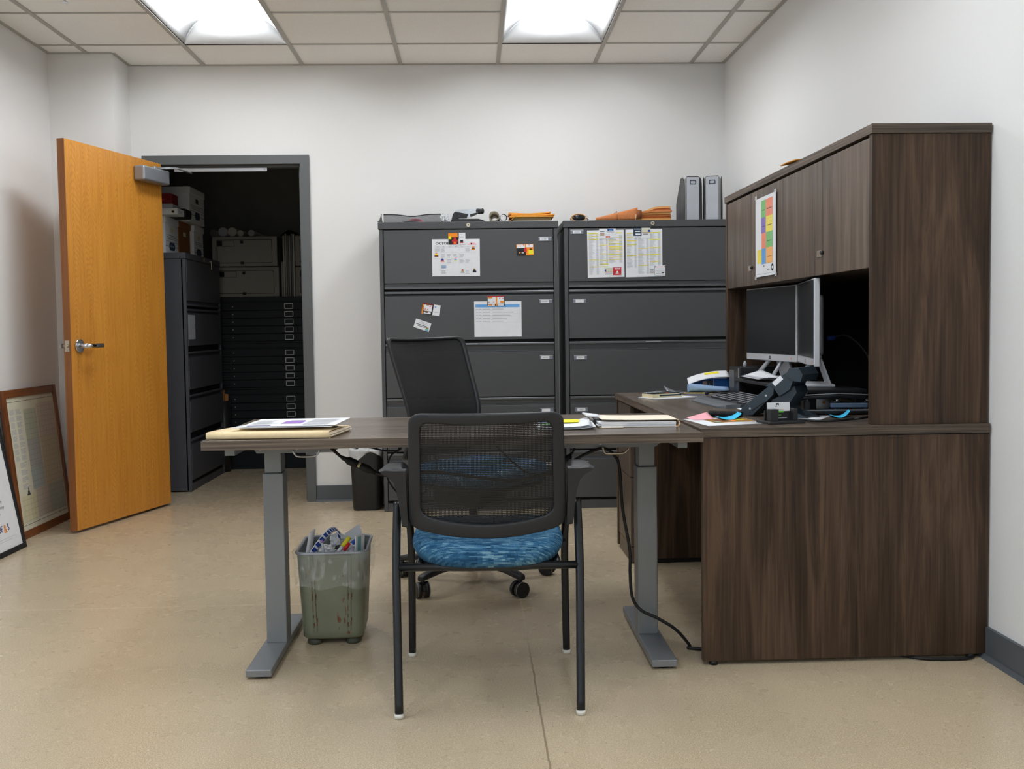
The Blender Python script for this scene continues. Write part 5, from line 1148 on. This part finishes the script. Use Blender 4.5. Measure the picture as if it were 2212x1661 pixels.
# keyboard
kbM = Matrix.Translation((1.075, 4.235, WZ)) @ Matrix.Rotation(PI/2+.06, 4, 'Z')      # local x: along the desk, +y toward the user side (-x)
kb = thing('keyboard', 'black computer keyboard with grey wrist rest on the desk', 'keyboard', (1.085, 4.275, WZ), PI/2+.055)
part(MB().prism([(-.085,.026),(-.085,0),(.07,0),(.07,.012)], (-.235,0,0), (0,1,0), (0,0,1), (.47,0,0), 'key_grey'), 'case', kb)
q = MB(); q.loft([[Vector((x_, y_, z_)) for y_, z_ in ((.07,0),(.07,.013),(.085,.015),(.125,.013),(yl,.006),(yl,0))] for x_, yl in ((-.232,.128),(-.20,.150),(0,.158),(.20,.150),(.232,.128))], 'wrist_grey', smooth=False); part(q, 'wrist_rest', kb)
keys = MB(); leg = MB(); R = random.Random(5)
for r_ in range(6):
    y = .056-.0235*r_+( -.004 if r_ == 5 else 0); z = .0135+.0026*r_
    for c_ in range(22):
        x = -.222+.0205*c_+(.004 if c_ > 14 else 0)+(.004 if c_ > 17 else 0)
        if r_ == 0 and 3 < c_ < 9: continue
        keys.bx(x, x+.0165, y-.0165, y, z, z+.006, 'key_grey', .0015, seg=1)
        leg.bx(x+.004, x+.0125, y-.011, y-.0045, z+.0061, z+.0066, 'key_legend')
kp = part(keys, 'keys', kb); lp_ = part(leg, 'key_legends', kp)

cord('keyboard_cable', 'black cable with a plug end lying by the far corner of the keyboard', [onD(1527,848,WZ+.008), onD(1545,846,WZ+.012), onD(1562,849,WZ+.006), onD(1585,849,WZ+.006), Vector((1.18,4.74,WZ+.006)), Vector((1.197,4.66,WZ+.006))], .0045, cat='cable', extra=lambda t: part(MB().bx(0,0,0,0,0,0,'black_rubber') if False else crumple(onD(1527,849,WZ+.0125), .010, 'black_rubber', 5, 2, .2), 'plug', t, world=True))
# mouse on a paper
quadsheet('paper_slip', 'white paper slip under the computer mouse', 'paper sheet', (onD(1585,880), onD(1608,887), onD(1640,872), onD(1612,867)), 'paper')
ms = thing('computer_mouse', 'black computer mouse between the keyboard and the phone', 'mouse', Vector((1.062,3.955,WZ+.001)), .9)
rings = [[Vector((x_, w_*math.cos(PI*i/10), h_*math.sin(PI*i/10)**.8)) for i in range(11)] for x_, w_, h_ in ((-.056,.012,.012),(-.05,.024,.022),(-.03,.031,.033),(0,.032,.037),(.03,.03,.03),(.05,.024,.019),(.056,.012,.012))]
q = MB(); q.loft(rings, 'black_plastic', ring_closed=True); part(q, 'shell', ms); part(MB().cyl((.03,-.003,.031),(.03,.003,.031),.008,'tread_grey',12), 'scroll_wheel', ms)
# coiled handset cord
def coil(a, b, R_, r, n):
    a, b = Vector(a), Vector(b); d = (b-a); dn = d.normalized(); u = Vector((0,0,1)); w = dn.cross(u).normalized(); N = n*12
    return [a+d*(i/N)+(u*math.cos(2*PI*i/12)+w*math.sin(2*PI*i/12))*R_ for i in range(N+1)]
cc = thing('phone_cord', 'black coiled handset cord lying on the desk in front of the phone', 'cord', onD(1565,893))
ca0, ca1 = onD(1533,893,WZ+.011), onD(1603,895,WZ+.011)
q = MB(); q.tube(coil(ca0, ca1, .0085, .0026, 26), .0026, 'black_rubber', 6); part(q, 'coil', cc, world=True)
# phone, its back to the room
ph = thing('desk_phone', 'dark desk phone on its stand, seen from the back', 'phone', (1.082, 3.655, WZ), math.radians(50))
# local: +y = toward the user, slab leans back toward -y
def slab(q, P, x0, x1, mat): q.prism(P, (x0,0,0), (0,1,0), (0,0,1), (x1-x0,0,0), mat)
q = MB(); slab(q, [(.128,.002),(.134,.014),(.125,.030),(.022,.110),(.006,.100),(.008,.080),(.085,.006)], -.066, .066, 'navy_phone'); part(q, 'body', ph)
q = MB(); q.loft([[Vector((x_, a, b)) for a, b in ((.012,.106),(.040,.108),(-.058,.168),(-.074,.160),(-.050,.098),(-.012,.074))] for x_ in (-.062,-.058,.058,.062)], 'navy_phone', smooth=False); part(q, 'screen_housing', ph)
q = MB(); q.loft([[Vector((x_, a, b)) for a, b in ((-.040,.150),(-.052,.172),(-.084,.174),(-.100,.150),(-.092,.126),(-.066,.128))] for x_ in (-.070,-.064,.064,.070)], 'navy_phone', smooth=False); part(q, 'top_bar', ph)
q = MB(); slab(q, [(.02,.06),(-.010,.074),(-.062,.110),(-.070,.088),(-.03,.030),(.03,.022)], -.05, .05, 'navy_phone'); part(q, 'back_housing', ph)
q = MB(); slab(q, [(.0,.036),(-.03,.046),(-.062,.006),(-.09,0),(-.02,0),(.04,.014)], -.045, .045, 'navy_phone')
for x_ in (-.056,.04): slab(q, [(-.02,.030),(-.085,.012),(-.112,0),(-.092,0),(-.05,.006),(-.0,.016)], x_, x_+.016, 'navy_phone')
part(q, 'stand', ph)
q = MB(); q.loft([[Vector((.076+a, y_, z_+b)) for a, b in rrect(.036, t_, .009, 3)] for y_, z_, t_ in ((.12,.030,.018),(.112,.040,.026),(.06,.086,.02),(-.02,.134,.02),(-.055,.162,.028),(-.075,.166,.022))], 'navy_phone'); part(q, 'handset', ph)
q = MB(); q.sheet(Vector((-.0625,.003,.108)), Vector((0,-.030,.0255)), Vector((0,.011,.0125)), 'paper', [(.1,.15,.9,.2,'logo_grey'),(.1,.3,.8,.36,'logo_grey'),(.1,.5,.9,.55,'print_grey'),(.1,.7,.6,.76,'logo_grey')], -.0008); part(q, 'rating_label', ph)
q = MB()
for a, b in ((.095,.028),(.035,.075)): q.cyl((-.0662,a,b),(-.0668,a,b),.004,'silver',10)
q.prism([(.04,.05),(.085,.02),(.087,.023),(.042,.053)], (-.0665,0,0), (0,1,0), (0,0,1), (.0006,0,0), 'black_gap'); part(q, 'side_details', ph)
# papers in front
quadsheet('map_print', 'white print with a brown aerial picture in front of the phone', 'paper sheet', (onD(1530,920), onD(1652,914), onD(1602,901), onD(1474,905)), 'paper', [(.26,.32,.98,.86,'leaf_brown'),(.40,.4,.55,.8,'kraft_dark'),(.62,.4,.7,.7,'orange'),(.75,.55,.9,.8,'yellow'),(.3,.35,.4,.5,'old_green')])
q = MB(); A_ = [onD(x_, y_, WZ+.0012) for x_, y_ in ((1500,907),(1543,905),(1527,897),(1483,902))]
q.grid(lambda u, v: (A_[0]*(1-u)+A_[1]*u)*(1-v)+(A_[3]*(1-u)+A_[2]*u)*v+Vector((0,0,.012*u*v)), 6, 6, 'pink', .0008); q.solo('sticky_note', 'pink sticky note on the white print', 'sticky note')
def blue_note(label, cs, lift):
    A_ = [onD(x_, y_, WZ+.0014) for x_, y_ in cs]
    q = MB(); q.grid(lambda u, v: (A_[0]*(1-u)+A_[1]*u)*(1-v)+(A_[3]*(1-u)+A_[2]*u)*v+Vector((0,0,lift*(2*u-.9)**2*(1 if u > .45 else .5))), 10, 4, 'sky_blue', .0008); q.solo('sticky_note', label, 'sticky note', 'blue sticky notes')
blue_note('curled blue sticky note beside the pink one', ((1560,908),(1602,905),(1590,899),(1545,902)), .016)
blue_note('curled blue sticky note in front of the hole punch', ((1800,903),(1836,901),(1832,897),(1790,898)), .018)
ch = thing('card_holder', 'black business card holder at the near edge of the walnut desk', 'card holder', (1.000, 3.41, WZ), .22)
part(MB().bx(-.064,.064,-.048,.045,0,.008,'black_plastic',.0015), 'base', ch)
part(MB().bx(-.050,-.022,-.030,-.004,.008,.047,'black_plastic',.0015), 'left_post', ch, 'left black post of the holder')
part(MB().bx(.036,.052,-.020,.012,.008,.047,'black_plastic',.0015), 'right_post', ch, 'right black post of the holder')
part(MB().bx(-.05,.034,.012,.018,.008,.04,'black_plastic'), 'back_plate', ch)
cd = thing('business_cards', 'stack of white and black business cards with green stripe in the holder', 'cards', tuple(FR[ch] @ Vector((-.006,.004,.0088))), .22)
q = MB(); q.sheet((-.041,0,0), (.082,0,0), (0,.004,.058), 'card_black', [(0,.50,1,1,'paper'),(0,.42,.72,.52,'lime')], .005)
part(q, 'card_stack', cd)
q = MB(); o_, u_, v_ = Vector((-.041,0,0)), Vector((.082,0,0)), Vector((0,.004,.058))
q.poly(o_, u_, v_, [(.38,.78),(.38,.95),(.52,.95),(.52,.82),(.45,.88)], 'print_black', .0058).poly(o_, u_, v_, [(.36,.74),(.40,.74),(.42,.80),(.38,.80)], 'print_black', .0058)
q.poly(o_, u_, v_, [(.36,.58),(.7,.58),(.7,.61),(.36,.61)], 'print_grey', .0058).poly(o_, u_, v_, [(.42,.26),(.6,.26),(.6,.3),(.42,.3)], 'lime', .0058).poly(o_, u_, v_, [(.35,.1),(.85,.1),(.85,.14),(.35,.14)], 'print_grey', .0058)
part(q, 'logo', cd)
# monitors on a riser
RZ0 = .836
rs = thing('monitor_riser', 'black monitor riser shelf on the desk inside the hutch', 'riser', (1.312, 4.285, WZ), .03)
part(MB().bx(-.112,.112,-.48,.48,RZ0-WZ-.014,RZ0-WZ,'black_plastic',.003), 'shelf', rs)
for x, y in ((-.09,-.445),(.09,-.445),(-.09,.445),(.09,.445)): part(MB().bx(x-.018,x+.018,y-.02,y+.02,0,RZ0-WZ-.0145,'black_metal',.003), 'leg', rs)
def monitor(label, a, b, zb, zt):
    a, b = Vector((*a, 0)), Vector((*b, 0)); d = b-a; w = d.length/2; c = (a+b)/2; rz = math.atan2(d.y, d.x)
    t = thing('monitor', label, 'monitor', (c.x, c.y, RZ0+.0005), rz, 'monitors inside the hutch'); z0, z1 = zb-RZ0, zt-RZ0
    cs = MB().bx(-w, w, 0, .023, z0, z1, 'monitor_silver', .004).bx(-w+.05, w-.05, .021, .042, z0+.04, z1-.06, 'alu_paint', .01); part(cs, 'case', t)
    s = MB().bx(-w+.005, w-.005, -.0012, .0, z0+.031, z1-.005, 'screen'); part(s, 'screen', t)
    q = MB().bx(-.008,.008,-.0008,0,z0+.008,z0+.022,'logo_grey').bx(-.004,.004,-.0012,-.0008,z0+.011,z0+.019,'silver').bx(w-.05,w-.044,-.0012,0,z0+.012,z0+.018,'amber_led'); part(q, 'logo', t)
    q = MB()
    for s_ in (-1, 1): q.prism([(-.03,z0+.10),(.0,z0+.10),(.0,.006),(-.035,.006)], (0,0,0), (0,0,0), (0,0,1), (0,0,0), 'silver') if False else q.tube([(s_*.05,.036,z0+.09),(s_*.06,.05,z0+.03),(s_*.085,-.03,.008)], .010, 'monitor_silver', 4)
    q.prism([(-.07,.010),(.07,.010),(.055,z0+.06),(-.055,z0+.06)], (0,.085,0), (1,0,0), (0,-.35,1), (0,.008,0), 'monitor_silver')
    part(q, 'stand_neck', t)
    part(MB().bx(-.12,.12,-.05,.098,0,.010,'monitor_silver',.003), 'stand_base', t)
    return t
monitor('monitor facing the user, farther one with its full dark screen in view', (1.272,4.885), (1.346,4.365), .916, 1.241)
monitor('monitor turned away, nearer one showing its silver side', (1.349,4.352), (1.245,3.825), .918, 1.244)
for k in range(4):
    q = MB(); q.grid(lambda u, v, k=k: Vector((1.195+.006*k,4.40-.01*k,RZ0+.0105+.0025*k))+Vector((.0,.30,0))*u+Vector((.085-.005*k,.0,0))*v+Vector((0,0,(.020 if k == 3 else .003)*u*v)), 8, 4, ['paper','paper_grey','paper','paper'][k], .001)
    if k == 2: q.add([Vector((1.235,4.45,RZ0+.0172)),Vector((1.245,4.45,RZ0+.0172)),Vector((1.25,4.6,RZ0+.019)),Vector((1.235,4.6,RZ0+.019))], [(0,1,2,3)], 'lime')
    q.solo('paper_sheet', ['bottom white sheet of the pile on the riser','grey sheet, second from the bottom of the riser pile','white sheet with green stripe in the riser pile','top curled white sheet of the riser pile'][k], 'paper sheet', 'papers on the monitor riser')
pc = thing('computer_box', 'black computer box with silver edge behind the monitor riser', 'computer', (1.36, 4.86, WZ), RZD)
part(MB().bx(-.145,.14,-.07,.12,.0,.128,'black_plastic',.004), 'case', pc); part(MB().bx(-.1475,-.145,-.066,-.05,.004,.124,'alu_paint',.001).bx(-.1475,-.145,.02,.11,.03,.11,'base_vinyl',.001), 'front_trim', pc)
MB().lathe([(.001,0),(.008,0),(.008,.018),(.005,.022),(.005,.028),(.001,.028)], tuple(FR[pc] @ Vector((-.11,-.03,.1285))), 'print_grey', 14).solo('small_bottle', 'small pale bottle on top of the black computer box', 'bottle')
MB().bx(1.29,1.40,4.40,4.55,WZ,WZ+.045,'card_black',.004).solo('adapter_box', 'black adapter box under the far half of the riser', 'box')
MB().bx(1.312,1.318,4.46,4.464,WZ+.046,WZ+.062,'yellow',.001).solo('yellow_tag', 'tiny yellow tag standing on the black adapter box', 'tag')
cu = thing('cup', 'pale blue cup under the near end of the riser', 'cup', (1.325, 3.96, WZ))
part(MB().lathe([(.001,0),(.030,0),(.036,.055),(.034,.055),(.028,.004),(.001,.004)], (0,0,0), 'cup_white', 20), 'body', cu); part(MB().lathe([(.0362,.048),(.0368,.055),(.034,.0555)], (0,0,0), 'table_blue', 20), 'rim_band', cu); part(MB().cyl((-.008,-.0335,.026),(-.009,-.0345,.026),.006,'leaf_brown',14), 'printed_dot', cu)
# three hole punch
hpn = thing('hole_punch', 'long black three hole punch on the desk beside the hutch panel', 'hole punch', (1.295, 3.715, WZ+.002), -.12)
part(MB().bx(-.15,.15,-.05,.045,0,.012,'black_metal',.004), 'base', hpn)
part(MB().bx(-.145,.145,-.047,-.02,.012,.016,'alu_paint',.001), 'paper_guide', hpn)
part(MB().bx(-.03,.10,-.03,-.012,.022,.038,'blue_steel',.003), 'chip_tray', hpn)
for x in (-.11,-.005,.10): part(MB().bx(x-.012,x+.012,-.022,.03,.012,.046,'black_metal',.004).cyl((x,-.015,.014),(x,-.015,.052),.006,'silver',10), 'punch_head', hpn)
q = MB(); rings = [[Vector((x_, a, z_+b)) for a, b in rrect(.05, .016, .006, 3)] for x_, z_ in ((-.155,.050),(-.12,.058),(0,.064),(.12,.058),(.15,.05),(.158,.04))]; q.loft(rings, 'black_metal'); lv_ = part(q, 'lever', hpn)
q = MB(); q.tube([(x_, -.024, z_+.0085) for x_, z_ in ((-.155,.050),(-.12,.058),(0,.064),(.12,.058),(.15,.05))], .002, 'silver', 6); part(q, 'edge_strip', lv_)
part(MB().tube(smooth([(-.155,-.02,.05),(-.175,-.02,.03),(-.158,-.02,.012)], 4), .005, 'black_metal', 8), 'end_bracket', hpn)
quadsheet('printed_report', 'printed white sheet under the front of the hole punch', 'paper sheet', (onD(1716,904), onD(1770,907), onD(1800,897), onD(1738,895)), 'paper', [(.1,.2,.5,.4,'print_grey'),(.2,.5,.8,.6,'logo_grey')])
cord('network_cable', 'black cable curving over the desk in front of the hole punch', [onD(1722,906,WZ+.006), onD(1760,909,WZ+.006), onD(1800,909,WZ+.006), onD(1842,905,WZ+.007), onD(1868,902,WZ+.01), Vector((1.50,3.66,WZ+.012)), Vector((1.575,3.78,WZ+.008))], .0042, cat='cable')
cord('monitor_cable', 'black cable from the back of the turned monitor down behind the riser', [Vector((1.385,4.05,1.02)), Vector((1.44,4.03,1.03)), Vector((1.50,4.0,.97)), Vector((1.54,3.97,.86)), Vector((1.58,4.0,.765))], .0045, cat='cable', extra=lambda t: part(MB().cyl((1.372,4.05,1.02),(1.40,4.045,1.022),.009,'ink_blue',10), 'connector', t, 'blue cable connector', world=True))

# ================================================================== render look
v = bpy.context.scene.view_settings
bpy.context.scene.display_settings.display_device = 'sRGB'
v.view_transform = 'Standard'; v.look = 'None'; v.gamma = 1; v.use_curve_mapping = False; v.exposure = .585
w = bpy.data.worlds.new('world'); bpy.context.scene.world = w; w.use_nodes = True
w.node_tree.nodes['Background'].inputs[0].default_value = (.52, .74, 1.0, 1)
w.node_tree.nodes['Background'].inputs[1].default_value = 2.6
cy = bpy.context.scene.cycles
cy.max_bounces = 10; cy.diffuse_bounces = 6; cy.glossy_bounces = 4; cy.transparent_max_bounces = 16; cy.use_denoising = True
cy.caustics_reflective = False; cy.caustics_refractive = False; cy.sample_clamp_indirect = 6
